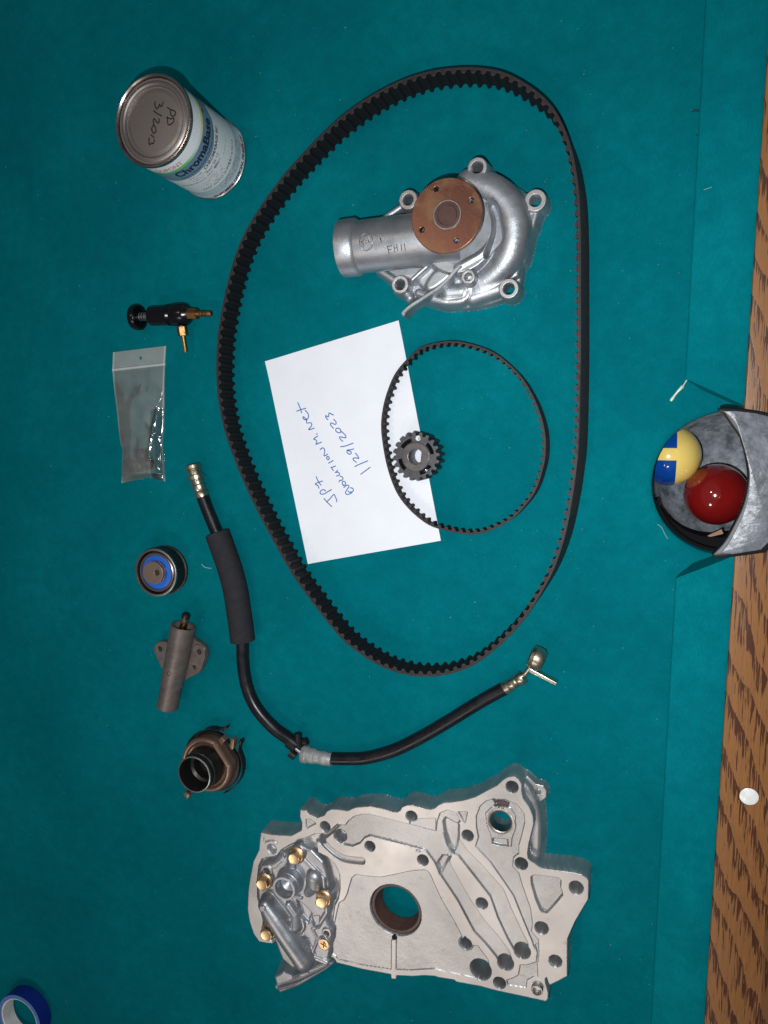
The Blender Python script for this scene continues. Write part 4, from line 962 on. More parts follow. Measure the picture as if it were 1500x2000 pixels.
# ================================================================== paint can
zl = 0.100
q0 = (300.5, 236.5); cc = Vector((-0.425, 0.2792, zl)); RL = 0.0401
base = Vector((cc.x, cc.y, 0))
can = thing('paint_can', (0, 0, 0), 'small round paint can with printed white label and handwritten lid, standing upright', 'can')
LID = [(zl-0.004, RL), (zl-0.0012, RL+0.0006), (zl, RL), (zl+0.0002, RL-0.001), (zl-0.0008, RL-0.0022), (zl-0.0022, RL-0.0032), (zl-0.0022, RL-0.0048), (zl-0.0010, RL-0.0062), (zl-0.0008, RL-0.0078), (zl-0.0016, RL-0.0090), (zl-0.0040, RL-0.0098), (zl-0.0042, RL-0.0108), (zl-0.0036, RL-0.0122), (zl-0.0033, RL-0.015), (zl-0.0033, 0)]
lathe_obj('can_rim', [(zl-0.006, RL-0.0012), (zl-0.004, RL-0.0004), (zl-0.003, RL+0.0003), (zl-0.0012, RL+0.0006), (zl, RL), (zl+0.0002, RL-0.001), (zl-0.0008, RL-0.0020), (zl-0.004, RL-0.0024)], base, RIMM, can, n=128)
lathe_obj('lid', [(zl-0.004, RL-0.0022)]+LID[5:], base, LIDM, can, n=128)
lathe_obj('base_ring', [(0.0, RL-0.002), (0.0008, RL+0.0004), (0.0022, RL+0.0004), (0.003, RL-0.001)], base, RIMM, can, n=96)
# printed label, colours held on the paper itself
nA, nZ = 560, 180; z0, z1 = 0.0028, zl-0.0055
ang = np.linspace(-PI, PI, nA, endpoint=False); zz = np.linspace(z0, z1, nZ)
AA, ZZ = np.meshgrid(ang, zz); deg = np.degrees(AA); tz = (z1-ZZ)/(z1-z0)
rr = RL-0.0008+0.0010*np.clip((0.10-(ZZ-z0)/(z1-z0))/0.10, 0, 1)*(0.5+0.5*np.cos(AA*3+1))+0.0016*np.clip((0.16-(ZZ-z0)/(z1-z0))/0.16, 0, 1)**1.5*np.exp(-((deg-30)/14)**2)
X = base.x+rr*np.cos(AA); Y = base.y+rr*np.sin(AA)
col = np.zeros((nZ, nA, 3)); col[:] = (0.76, 0.80, 0.80)
def paint(mask, c, a=1.0):
    m = (np.clip(mask, 0, 1)*a)[..., None]; col[:] = col*(1-m)+np.array(c)*m
ss = lambda x, w_=0.006: np.clip(x/w_+0.5, 0, 1)
paint(ss(0.135-tz), (0.86, 0.89, 0.90))
stop = 0.175
sbot = 0.40-0.0011*(deg+20)*(deg > -20)
sbot = np.clip(sbot, 0.27, 0.42)
sw = 0.034
strip = ss(tz-(stop-sw))*ss(stop-tz)
paint(strip*np.clip((deg+30)/30, 0, 1)*np.clip((80-deg)/30, 0, 1), (0.85, 0.72, 0.01))
paint(strip*np.clip((-30-deg)/25, 0, 1), (0.12, 0.62, 0.08))
paint(ss(tz-stop)*ss(sbot-tz), (0.16, 0.26, 0.35))
paint(ss(tz-(stop-0.006))*ss(stop-tz)*np.clip((deg+60)/30, 0, 1)*np.clip((-0+30-deg)/30, 0, 1), (0.6, 0.65, 0.7))
paint(ss(tz-0.80), (0.42, 0.54, 0.58), 0.75)
paint(ss(tz-0.93), (0.70, 0.73, 0.74), 0.8)
# lines of small print
rs = np.random.RandomState(3)
def lines(tzs, d0, d1, c, h=0.007, dens=0.62, a=0.75):
    for tzc in tzs:
        cells = rs.rand(nA) < dens
        gap = np.repeat(rs.rand(nA//7+1) < 0.82, 7)[:nA]
        m = (np.abs(tz-tzc) < h)*((deg > d0) & (deg < d1))*cells[None, :]*gap[None, :]
        paint(m.astype(float), c, a)
lines([0.47, 0.505], -78, -50, (0.12, 0.12, 0.13), 0.006); lines([0.60, 0.635, 0.67, 0.705], -72, -35, (0.16, 0.16, 0.17), 0.007, 0.6, 0.6)
lines([0.60], -20, 6, (0.2, 0.2, 0.2), 0.007, 0.6, 0.6)
lines([0.815, 0.838, 0.861, 0.884, 0.907], -60, 14, (0.05, 0.10, 0.14), 0.006, 0.7, 0.6)
paint(((np.abs(tz-0.47) < 0.03) & (np.abs(deg-42) < 4)).astype(float), (0.2, 0.24, 0.27), 0.8)
for q_, d_ in ((0.56, 40), (0.60, 42)): paint(((np.abs(tz-q_) < 0.012) & (np.abs(deg-d_) < 7)).astype(float), (0.3, 0.34, 0.37), 0.7)
paint(((np.abs(tz-0.95) < 0.02) & (np.abs(deg-9) < 2.4)).astype(float), (0.55, 0.14, 0.08), 0.8)
V = np.stack([X, Y, ZZ], -1).reshape(-1, 3)
i, j = np.meshgrid(np.arange(nA), np.arange(nZ-1)); i2 = (i+1) % nA
f = np.stack([j*nA+i, j*nA+i2, (j+1)*nA+i2, (j+1)*nA+i], -1).reshape(-1, 4)
me = bpy.data.meshes.new('printed_label'); me.from_pydata(V.tolist(), [], f.tolist())
ca = me.color_attributes.new('print', 'FLOAT_COLOR', 'POINT')
ca.data.foreach_set('color', np.concatenate([col.reshape(-1, 3), np.ones((len(V), 1))], 1).astype(np.float32).ravel())
LBL = mat('label_paper', (0.6, 0.6, 0.6), 0.42, bump=0.08, bscale=120); nt = LBL.node_tree
at = node(nt, 'ShaderNodeVertexColor'); at.layer_name = 'print'
nz_ = node(nt, 'ShaderNodeTexNoise'); nz_.inputs['Scale'].default_value = 45; nz_.inputs['Detail'].default_value = 4
mx = node(nt, 'ShaderNodeMix', data_type='RGBA', blend_type='MULTIPLY'); mx.inputs[0].default_value = 0.22
nt.links.new(at.outputs[0], mx.inputs[6]); nt.links.new(nz_.outputs[0], mx.inputs[7]); nt.links.new(mx.outputs[2], nt.nodes['Principled BSDF'].inputs['Base Color'])
label_o = link_mesh('printed_label', me, LBL, can, 200)
PRN = mat('print_navy', (0.012, 0.02, 0.05), 0.5); PRR = mat('print_red', (0.62, 0.05, 0.07), 0.5); PRG = mat('print_grey', (0.10, 0.10, 0.11), 0.5)
def can_text(s, tzc, ac, size, m, align='CENTER', bold=0.0, sx=1.0, shear=0.0, slant=0.0):
    bm = text_mesh(s, size, align, bold, shear, sx); bmesh.ops.triangulate(bm, faces=bm.faces)
    for _ in range(1): bmesh.ops.subdivide_edges(bm, edges=[e for e in bm.edges if e.calc_length() > 0.0022], cuts=2)
    zc_ = z1-(z1-z0)*tzc
    for v in bm.verts:
        a = math.radians(ac)+v.co.x/RL; zz_ = zc_+v.co.y+slant*v.co.x
        R_ = RL-0.0008+0.00022+(0.0013 if tzc > 0.88 else 0)
        v.co = Vector((base.x+R_*math.cos(a), base.y+R_*math.sin(a), zz_))
    return from_bm('label_text', bm, m, label_o, None, recalc=False)
can_text('ChromaBase', 0.262, -36, 0.0135, PRN, bold=0.0005, sx=0.97)
can_text('\u00ae', 0.215, 20, 0.005, PRN)
can_text('Factory Mixed From DuPont Components', 0.352, -32, 0.0042, PRN)
can_text('DUPONT', 0.095, -80, 0.0080, PRR, sx=0.9)
can_text('CHROMABASE BC', 0.43, -20, 0.0056, PRG, bold=0.0002, sx=0.95)
can_text('Color Code', 0.43, -68, 0.0034, PRG)
can_text('Year 06 12', 0.50, -38, 0.0050, PRG); can_text('Effect', 0.555, -34, 0.0046, PRG)
can_text('BC GUN METALLIC GREY  Effect', 0.552, -66, 0.0034, PRG)
can_text('EAST AUTO SUPPLY', 0.745, -50, 0.0050, PRG); can_text('09/14/2013', 0.745, -10, 0.0052, PRG, slant=0.02)
can_text('DUPONT', 0.955, -66, 0.0052, PRN, bold=0.0002); can_text('THE OFFICIAL FINISH OF', 0.955, -18, 0.0052, PRN, bold=0.0002)
can_text('BC', 0.36, 42, 0.006, PRN)
t = Z(270, 170, 11.538)
ZL = zl-0.0033
strokes('lid_handwriting', [[(655, 460), (730, 505), (825, 540)], [(825, 540), (838, 600), (800, 655), (745, 640), (725, 575), (725, 510)], [(650, 680), (660, 760), (665, 830), (710, 850), (790, 790), (800, 730), (785, 695), (725, 715), (650, 680)],
        [(380, 330), (368, 370), (385, 440), (420, 490), (470, 425), (480, 385), (510, 440), (545, 400), (555, 335)], [(345, 535), (430, 600), (525, 650)],
        [(465, 720), (475, 770), (435, 810), (390, 745), (350, 715), (340, 770), (350, 850)], [(350, 850), (305, 920), (315, 1000), (360, 1045), (395, 980), (380, 900), (350, 855)],
        [(285, 1080), (320, 1105), (350, 1140)], [(360, 1190), (350, 1250), (320, 1275), (300, 1260), (260, 1300), (240, 1240), (240, 1150)]], t, ZL+0.0001, 2.6, MARKER, can, (310, 235))
# rest of a black lever mark on the rim
for u_, v_ in ((268, 157), (240, 285)):
    pass

# ================================================================== boost valve
t = Z(200, 570, 5.0)
bv = thing('bleeder_valve', (0, 0, 0), 'small black cylindrical valve with round knob and two brass nipples, above the plastic bag', 'valve')
zv = 0.0105
p0 = P(*t(470, 238), zv); p1 = P(*t(880, 215), zv); ax = (p1-p0).normalized(); L_ = (p1-p0).length
rv = 19.5*S(310, 615, zv)
lathe_obj('valve_body', [(0, 0), (0, rv*0.80), (0.001, rv*0.93), (0.004, rv*0.97), (L_*0.42, rv*0.97), (L_*0.43, rv*1.02), (L_*0.455, rv*1.02), (L_*0.465, rv*0.97), (L_*0.49, rv*1.04), (L_*0.505, rv*0.99), (L_*0.53, rv*1.06), (L_*0.545, rv*1.01), (L_*0.57, rv*1.08), (L_*0.60, rv*1.12), (L_*0.82, rv*1.12), (L_*0.88, rv*1.0), (L_*0.99, rv*0.55), (L_, 0)], p0, BLACKM, bv, axis=ax, n=64)
lathe_obj('adjuster_spindle', [(0, 0), (0, rv*0.36), (0.003, rv*0.42), (0.0035, rv*0.36), (0.006, rv*0.42), (0.0065, rv*0.36), (0.009, rv*0.42), (0.0095, rv*0.36), (0.020, rv*0.36), (0.020, 0)], p0-ax*0.0155, STEEL, bv, axis=ax, n=32)
kc = P(*t(335, 250), 0.0125)-ax*0.004
rk = 24.5*S(267, 620, zv)
lathe_obj('knob', [(0, 0), (0, rk*0.8), (0.001, rk*0.95), (0.003, rk), (0.0075, rk), (0.0085, rk*0.95), (0.0085, rk*0.80), (0.0065, rk*0.72), (0.006, rk*0.36), (0.0075, rk*0.3), (0.0075, 0)], kc, BLACKM, bv, axis=ax, n=64)
def hexrod(name, a0, d, r, L0, m, parent, cham=0.0004):
    a, u, v = frame(d); bm = bmesh.new(); rings = []
    for tt, k in ((0, 0.9), (cham, 1), (L0-cham, 1), (L0, 0.9)):
        rings.append([bm.verts.new(Vector(a0)+a*tt+(u*math.cos(PI*i/3+0.5)+v*math.sin(PI*i/3+0.5))*r*k) for i in range(6)])
    for A0, B0 in zip(rings[:-1], rings[1:]):
        for i in range(6): bm.faces.new((A0[i], A0[(i+1) % 6], B0[(i+1) % 6], B0[i]))
    bm.faces.new(rings[0]); bm.faces.new(list(reversed(rings[-1])))
    return from_bm(name, bm, m, parent, 20)
zn = 0.013
a0 = P(*t(835, 215), zn); a1 = P(*t(1065, 212), zn); ad = (a1-a0).normalized(); La = (a1-a0).length
hexrod('hex_fitting', a0, ad, 11.5*S(380, 612, zn), La*0.42, BRASS, bv)
lathe_obj('nipple', [(0, 0), (0, 0.0029), (La*0.4, 0.0029), (La*0.45, 0.0033), (La*0.5, 0.0028), (La*0.6, 0.0033), (La*0.62, 0.0027), (La*0.72, 0.0033), (La*0.74, 0.0027), (La*0.88, 0.0031), (La, 0.0024), (La, 0.0014), (La*0.9, 0.0013), (La*0.9, 0)], a0, BRASS, bv, axis=ad, n=24)
b0 = P(*t(772, 335), zn); b1 = P(*t(815, 590), zn*0.8); bd = (b1-b0).normalized(); Lb = (b1-b0).length
hexrod('hex_fitting', b0+bd*Lb*0.02, bd, 0.0055, Lb*0.36, BRASS, bv)
lathe_obj('nipple', [(0, 0), (0, 0.0035), (Lb*0.05, 0.0035), (Lb*0.4, 0.0028), (Lb*0.45, 0.0023), (Lb*0.97, 0.0022), (Lb, 0.0017), (Lb, 0.001), (Lb*0.95, 0.001), (Lb*0.95, 0)], b0, BRASS, bv, axis=bd, n=24)

# ================================================================== plastic bag with washers
bagt = thing('zip_bag', (0, 0, 0), 'crumpled clear zip bag with brown washers in its bottom end', 'plastic bag')
def film():
    m = bpy.data.materials.new('clear_film'); m.use_nodes = True; nt = m.node_tree; L = nt.links.new
    nt.nodes.remove(nt.nodes['Principled BSDF']); out = nt.nodes['Material Output']
    tr = node(nt, 'ShaderNodeBsdfTransparent'); tr.inputs[0].default_value = (0.93, 0.95, 0.95, 1)
    df = node(nt, 'ShaderNodeBsdfDiffuse'); df.inputs[0].default_value = (0.82, 0.90, 0.84, 1)
    gl = node(nt, 'ShaderNodeBsdfGlossy'); gl.inputs['Roughness'].default_value = 0.12; gl.inputs[0].default_value = (1, 1, 1, 1)
    fr = node(nt, 'ShaderNodeFresnel'); fr.inputs[0].default_value = 1.5
    at = node(nt, 'ShaderNodeAttribute', attribute_name='haze')
    tc = node(nt, 'ShaderNodeTexCoord'); nz = node(nt, 'ShaderNodeTexNoise'); nz.inputs['Scale'].default_value = 60; nz.inputs['Detail'].default_value = 4; L(tc.outputs['Object'], nz.inputs[0])
    ad = node(nt, 'ShaderNodeMath', operation='MULTIPLY_ADD'); L(nz.outputs[0], ad.inputs[0]); ad.inputs[1].default_value = 0.12; L(at.outputs['Fac'], ad.inputs[2])
    m1 = node(nt, 'ShaderNodeMixShader'); L(ad.outputs[0], m1.inputs[0]); L(tr.outputs[0], m1.inputs[1]); L(df.outputs[0], m1.inputs[2])
    fm = node(nt, 'ShaderNodeMath', operation='MULTIPLY_ADD'); L(fr.outputs[0], fm.inputs[0]); fm.inputs[1].default_value = 1.6; fm.inputs[2].default_value = 0.06
    m2 = node(nt, 'ShaderNodeMixShader'); L(fm.outputs[0], m2.inputs[0]); L(m1.outputs[0], m2.inputs[1]); L(gl.outputs[0], m2.inputs[2])
    L(m2.outputs[0], out.inputs[0]); return m
FILM = film()
t = Z(200, 570, 5.0)
cor = [P(*t(*p), 0.001) for p in ((105, 590), (617, 528), (610, 1852), (186, 1868))]
left = [(105, 590), (98, 760), (118, 980), (140, 1150), (155, 1300), (175, 1480), (196, 1530), (190, 1700), (186, 1868)]
right = [(617, 528), (607, 690), (600, 900), (602, 1100), (598, 1300), (588, 1480), (600, 1640), (610, 1852)]
def along(pl, s_):
    L0 = [0]; 
    for a, b in zip(pl[:-1], pl[1:]): L0.append(L0[-1]+math.hypot(b[0]-a[0], b[1]-a[1]))
    x = np.interp(s_*L0[-1], L0, [p[0] for p in pl]); y = np.interp(s_*L0[-1], L0, [p[1] for p in pl]); return x, y
nx_, ny_ = 110, 240
rs = np.random.RandomState(11)
def ridg(s_, t_, k):
    o = 0
    for (ax_, ay_, ph, am) in k: o += am*(1-abs(math.sin(ax_*s_+ay_*t_+ph+0.8*math.sin(3*t_+ph))))**3
    return o
K1 = [(7, 5, 0.3, 0.8), (4, -12, 1.1, 1.2), (11, 9, 2.0, 0.4), (-7, 17, 0.7, 0.7)]
V, Hz, f = [], [], []
for j in range(ny_+1):
    v_ = j/ny_
    lx, ly = along(left, v_); rx, ry = along(right, v_)
    for i in range(nx_+1):
        s_ = i/nx_
        x = lx+(rx-lx)*s_; y = ly+(ry-ly)*s_
        if v_ > 0.93: y -= 28*math.sin(PI*min(1, max(0, s_)))*(v_-0.93)/0.07*(1.6 if 0.5 < s_ < 0.8 else 1)
        edge_ = math.sin(PI*s_)**0.5 if 0 < s_ < 1 else 0
        body_ = max(0, min(1, (v_-0.16)/0.2))*min(1, (1-v_)/0.06)
        h = 0.0012+edge_*body_*(0.0035+0.0045*max(0, min(1, (v_-0.55)/0.3)))
        wr = max(0, min(1, (s_-0.60)/0.15))*max(0, min(1, (v_-0.38)/0.1)) + 0.6*math.exp(-((s_-0.62)**2/0.02+(v_-0.30)**2/0.002)) + 0.4*max(0, 1-s_/0.2)*max(0, min(1, (v_-0.4)/0.1))*(v_ < 0.75)
        h += body_*edge_*(0.0020*wr*ridg(s_, v_, K1)) + body_*edge_*0.0010*mnoise.noise(Vector((s_*5, v_*9, 1.3)))
        if abs(v_-0.135) < 0.008: h += 0.0008
        p = P(*t(x, y), 0.001+h*0.6); V.append((p.x, p.y, 0.0006+h))
        Hz.append((0.16 if v_ < 0.135 else 0.05)+(0.3 if abs(v_-0.135) < 0.007 else 0)+0.25*(1-edge_)*(s_ < 0.02 or s_ > 0.98)-0.10*(1 if wr > 0.8 else 0))
hole_c = P(*t(368, 643), 0.002)
for j in range(ny_):
    for i in range(nx_):
        a = j*(nx_+1)+i
        cx, cy = V[a][0], V[a][1]
        if math.hypot((cx-hole_c.x)/0.0016, (cy-hole_c.y)/0.0021) < 1: continue
        f.append((a, a+nx_+1, a+nx_+2, a+1))
me = bpy.data.meshes.new('bag_film'); me.from_pydata(V, [], f)
at = me.attributes.new('haze', 'FLOAT', 'POINT'); at.data.foreach_set('value', Hz)
link_mesh('bag_film', me, FILM, bagt, 200)
V2 = [(x, y, 0.0005) for x, y, z in V]; me = bpy.data.meshes.new('bag_back_film'); me.from_pydata(V2, [], f)
at = me.attributes.new('haze', 'FLOAT', 'POINT'); at.data.foreach_set('value', [h*0.7 for h in Hz]); link_mesh('bag_back_film', me, FILM, bagt, 200)
WASH = mat('brown_grommet', (0.07, 0.026, 0.018), 0.6, col2=(0.04, 0.018, 0.014), nscale=300)
for (x, y, r, zz_, lb) in ((262, 1690, 13.5, 0.0022, 'brown washer at the left bottom of the plastic bag'), (385, 1600, 13.5, 0.0044, 'brown washer in the bag lying uppermost in the middle'), (360, 1700, 12.5, 0.0018, 'brown washer in the bag lowest in the middle of the pile'), (440, 1680, 12.0, 0.0028, 'brown washer in the bag nearest to its shiny crease')):
    c = P(*t(x, y), zz_); R_ = r*S(270, 900, zz_)
    o = lathe_obj('rubber_washer', [(-0.0010, R_), (0.0008, R_), (0.0012, R_*0.93), (0.0012, R_*0.5), (0.0008, R_*0.42), (-0.0010, R_*0.42)], c, WASH, None, n=36, closed=True)
    o['label'] = lb; o['category'] = 'washer'; o['group'] = 'brown washers inside the plastic bag'

# ================================================================== hose
hs = thing('power_steering_hose', (0, 0, 0), 'curved black hydraulic hose with foam sleeve and metal ends, below the belt', 'hose')
zh = 0.0065; rh = 12.2*S(480, 1300, zh)
def hp_(pts, z): return [P(x, y, z) for x, y in pts]
h1 = spline(hp_([(394, 966), (408, 1003), (426, 1046), (452, 1108), (466, 1180), (473, 1250), (475, 1300), (484, 1347), (503, 1386), (534, 1421), (560, 1440), (581, 1456)], zh+0.003), 8)
tube_obj('hose_tube', h1, rh, HOSE, hs, 28)
sl_ = spline(hp_([(424, 1041), (440, 1085), (452, 1122), (461, 1160), (467, 1200), (471, 1228), (474, 1252)], 0.0125), 8)
sleeve = tube_obj('foam_sleeve', sl_, 24.0*S(455, 1150, 0.0125), FOAM, hs, 40)
for p, d in ((sl_[0], sl_[0]-sl_[1]), (sl_[-1], sl_[-1]-sl_[-2])):
    lathe_obj('sleeve_end', [(0.0, 24.0*S(455, 1150, 0.0125)*0.97), (0.0004, 24.0*S(455, 1150, 0.0125)*0.90), (0.0005, rh*1.15)], p, FOAM, sleeve, axis=d, n=40)
h2 = spline(hp_([(650, 1481.5), (680, 1482), (716, 1480), (768, 1466), (820, 1441), (872, 1411), (924, 1379), (960, 1358), (992, 1341)], zh+0.001), 8)
tube_obj('hose_tube', h2, 12.6*S(800, 1450, zh), HOSE, hs, 28)
# upper end fitting
e0 = P(395.5, 971, zh+0.003); e1 = P(376, 908, zh+0.003); d = (e1-e0).normalized(); L_ = (e1-e0).length; k = S(385, 940, zh)
fit = lathe_obj('end_fitting', [(0, 0), (0, 12.5*k), (L_*.05, 13*k), (L_*.17, 12.6*k), (L_*.20, 11.2*k), (L_*.26, 13*k), (L_*.36, 13.2*k), (L_*.40, 11.3*k), (L_*.46, 12.2*k), (L_*.55, 11*k), (L_*.56, 16*k), (L_*.65, 17*k), (L_*.67, 15.5*k), (L_*.70, 13*k), (L_*.80, 13*k), (L_*.84, 12*k), (L_*.88, 16*k), (L_*.97, 16*k), (L_, 14*k), (L_, 8*k), (L_*.9, 7*k), (L_*.9, 0)], e0, SILVER, hs, axis=d, n=40)
# clip in the middle
cm = P(573, 1452, zh+0.002); dd = (P(581, 1458, zh)-P(545, 1430, zh)).normalized()
lathe_obj('hose_clip', [(-0.006, rh*1.02), (-0.0055, rh*1.16), (0.005, rh*1.18), (0.0055, rh*1.02)], cm, BLACKP, hs, axis=dd, n=32)
def bar(name, pts, r, m, parent, n=10): return tube_obj(name, spline(pts, 5) if len(pts) > 2 else pts, r, m, parent, n)
cl = bar('clip_stud', hp_([(584, 1459), (583, 1448), (582, 1432)], 0.010), 0.0040, BLACKP, hs, 16)
bar('clip_foot', hp_([(566, 1470), (573, 1475), (577, 1478)], 0.006), 0.0045, BLACKP, hs, 14)
bar('clip_ear', hp_([(580, 1446), (592, 1449), (600, 1447)], 0.006), 0.0042, BLACKP, hs, 14)
# short steel tube and grey ferrule
bar('steel_tube', hp_([(578, 1462), (592, 1473)], zh), 0.0024, STEEL, hs, 16)
f0 = P(590, 1472, zh+0.001); f1 = P(648, 1484, zh+0.001); d = (f1-f0).normalized(); L_ = (f1-f0).length; k = S(620, 1475, zh)
lathe_obj('grey_ferrule', [(0, 0), (0, 11*k), (L_*.02, 16*k), (L_*.07, 17.5*k), (L_*.10, 15*k), (L_*.14, 16.8*k), (L_*.19, 16.5*k), (L_*.22, 14.4*k), (L_*.30, 15.3*k), (L_*.44, 14.8*k), (L_*.47, 12.8*k), (L_*.58, 13.0*k), (L_*.64, 12.4*k), (L_*.70, 13.6*k), (L_*.78, 13.4*k), (L_*.86, 12.2*k), (L_*.97, 12.4*k), (L_, 11.5*k), (L_, 0)], f0, FERR, hs, axis=d, n=40)
# right end: ferrule, neck, banjo eye and flat locating pin
t = Z(960, 1240, 10.0)
g0 = P(*t(250, 1050), zh+0.002); g1 = P(*t(620, 820), zh+0.002); d = (g1-g0).normalized(); L_ = (g1-g0).length; k = S(1000, 1330, zh)
lathe_obj('crimped_ferrule', [(0, 0), (0, 12*k), (L_*.05, 13.2*k), (L_*.24, 13.0*k), (L_*.28, 11.2*k), (L_*.34, 12.4*k), (L_*.50, 12.6*k), (L_*.55, 10.8*k), (L_*.60, 11.8*k), (L_*.66, 10.6*k), (L_*.72, 12.8*k), (L_*.92, 13.6*k), (L_, 13*k), (L_, 6*k), (L_, 0)], g0, SILVER, hs, axis=d, n=40)
bar('neck_tube', [P(*t(590, 830), 0.008), P(*t(680, 730), 0.0085), P(*t(780, 590), 0.010)], 0.0026, SILVER, hs, 20)
ec = P(*t(865, 450), 0.0135); ea = (P(*t(900, 480), 0.0)-P(*t(770, 420), 0.0)).normalized()
bo = lathe_obj('banjo_eye', [(-0.0060, 0.0052), (-0.0062, 0.0085), (-0.0050, 0.0104), (-0.0022, 0.0115), (-0.0018, 0.0106), (-0.0012, 0.0116), (0.0030, 0.0114), (0.0062, 0.0104), (0.0082, 0.0082), (0.0084, 0.0052)], ec, SILVER, hs, axis=ea, n=48, closed=True)
fp0, fp1 = P(*t(735, 690), 0.013), P(*t(1265, 965), 0.013); dd = (fp1-fp0).normalized(); s2 = Vector((-dd.y, dd.x, 0))*0.0013
prism_obj('locating_pin', [fp0-s2*1.3, fp1-s2, fp1+s2, fp0+s2*1.3], 0.0035, 0.013, SILVER, hs, bev=0.0004)

# ================================================================== tensioner pulley
t = Z(240, 1040, 5.405)
tp = thing('idler_pulley', (0, 0, 0), 'round steel belt pulley with blue seal and off-centre bolt hole', 'pulley')
zt = 0.022; q = t(345, 424); c = P(*q, zt); R_ = 0.0268
lathe_obj('pulley_drum', [(0.0006, R_*0.8), (0.0006, R_*1.02), (0.0035, R_*1.03), (0.0042, R_*0.97), (0.020, R_*0.97), (0.0208, R_*1.0), (zt-0.0006, R_), (zt, R_*0.985), (zt, R_*0.90), (zt-0.0008, R_*0.88), (zt-0.006, R_*0.86), (0.006, R_*0.8)], (c.x, c.y, 0), BLKMET, tp, n=96, closed=True)
lathe_obj('outer_rim', [(zt-0.0022, R_*1.002), (zt+0.0002, R_*0.995), (zt+0.0006, R_*0.97), (zt+0.0006, R_*0.915), (zt-0.0002, R_*0.895), (zt-0.0022, R_*0.89)], (c.x, c.y, 0), STEEL, tp, n=96, closed=True)
lathe_obj('race_ring', [(zt-0.006, R_*0.82), (zt-0.0016, R_*0.82), (zt-0.0010, R_*0.79), (zt-0.0010, R_*0.73), (zt-0.0018, R_*0.71), (zt-0.006, R_*0.71)], (c.x, c.y, 0), mat('race_steel', (0.36, 0.28, 0.24), 0.35, 0.95), tp, n=96, closed=True)
lathe_obj('groove_floor', [(zt-0.0052, R_*0.90), (zt-0.0050, R_*0.80)], (c.x, c.y, 0), DARKIN, tp, n=64)
lathe_obj('blue_seal', [(zt-0.006, R_*0.715), (zt-0.0030, R_*0.715), (zt-0.0026, R_*0.69), (zt-0.0028, R_*0.40), (zt-0.006, R_*0.38)], (c.x, c.y, 0), BLUEP, tp, n=96, closed=True)
zhb = zt+0.005; q = t(315, 428); ch = P(*q, zhb); rhb = 22*S(*q, zhb); hc = P(*t(357, 424), zhb)
plate('offset_hub', [circ(ch, rhb, 64), circ(hc, 6.8*S(*q, zhb), 32)], 0.002, zhb, mat('hub_tan_steel', (0.38, 0.29, 0.24), 0.40, 0.8, col2=(0.30, 0.22, 0.18), nscale=130, rough2=0.5), tp, bev=0.0005)
lathe_obj('hub_collar', [(zt-0.004, rhb*1.06), (zt+0.0005, rhb*1.05), (zt+0.0008, rhb*0.98)], (ch.x, ch.y, 0), STEEL, tp, n=64)

# ================================================================== hydraulic tensioner
ht = thing('hydraulic_tensioner', (0, 0, 0), 'grey metal hydraulic belt tensioner with two mounting ears and plunger pin, lying flat', 'tensioner')
zt = 0.0175
m0 = P(*t(640, 985), zt); m1 = P(*t(467, 1850), zt); ax = (m1-m0).normalized(); L_ = (m1-m0).length; k = S(345, 1300, zt)
rt_ = 23.5*k
lathe_obj('cylinder_body', [(0.012, 0), (0.012, rt_*0.74), (0.001, rt_*0.80), (0, rt_*0.84), (-0.0003, rt_*0.98), (0.0006, rt_*1.03), (L_*0.3, rt_*1.0), (L_*0.66, rt_*0.93), (L_*0.715, rt_*0.93), (L_*0.72, rt_*0.86), (L_*0.99, rt_*0.90), (L_, rt_*0.82), (L_, 0)], m0, TAN, ht, axis=ax, n=72)
q0_ = P(*t(668, 862), zt+0.001); q1_ = P(*t(630, 1000), zt-0.001); pd = (q0_-m0).normalized()
GOLD = mat('gold_plunger', (0.55, 0.36, 0.20), 0.22, 1.0)
lathe_obj('plunger', [(-0.010, 0), (-0.010, 0.0042), ((q0_-m0).length-0.003, 0.0042), ((q0_-m0).length-0.002, 0.0040), ((q0_-m0).length, 0.0028), ((q0_-m0).length, 0)], m0, GOLD, ht, axis=pd, n=32)
tip = m0+pd*((q0_-m0).length-0.0045)
lathe_obj('plunger_tip', [(0, 0), (0, 0.0046), (0.0035, 0.0046), (0.0048, 0.0035), (0.0048, 0)], tip, BLKMET, ht, axis=pd, n=32)
zq = 0.0125
ear1 = spline(px([(705, 1100), (760, 1150), (830, 1195), (862, 1240), (862, 1310), (840, 1390), (805, 1470), (750, 1500), (690, 1530), (612, 1578), (560, 1560), (600, 1300), (650, 1100)], zq, t), 3, True)
plate('mounting_ear', [ear1, circ(P(*t(805, 1260), zq), 6.6*k, 28), circ(P(*t(753, 1420), zq), 5.0*k, 24)], 0.0045, zq-0.0012, TAN, ht, bev=0.0006)
pad = spline(px([(740, 1240), (765, 1190), (820, 1195), (860, 1240), (862, 1310), (838, 1395), (800, 1470), (755, 1490), (705, 1465), (692, 1410), (715, 1330)], zq, t), 4, True)
plate('ear_pad', [pad, circ(P(*t(805, 1260), zq), 6.6*k, 28), circ(P(*t(753, 1420), zq), 5.0*k, 24)], zq-0.003, zq+0.0006, TAN, ht, bev=0.0005)
ear2 = spline(px([(475, 1180), (440, 1160), (385, 1160), (345, 1190), (332, 1235), (350, 1290), (385, 1370), (412, 1425), (470, 1440), (540, 1300), (530, 1180)], zq, t), 3, True)
plate('mounting_ear', [ear2, circ(P(*t(388, 1230), zq), 6.8*k, 28)], 0.0045, zq, TAN, ht, bev=0.0008)
mk = P(*t(495, 1440), 0.0); bm = bmesh.new()
cpt = m0+ax*(L_*0.53)
a_x, u_x, v_x = frame(ax)
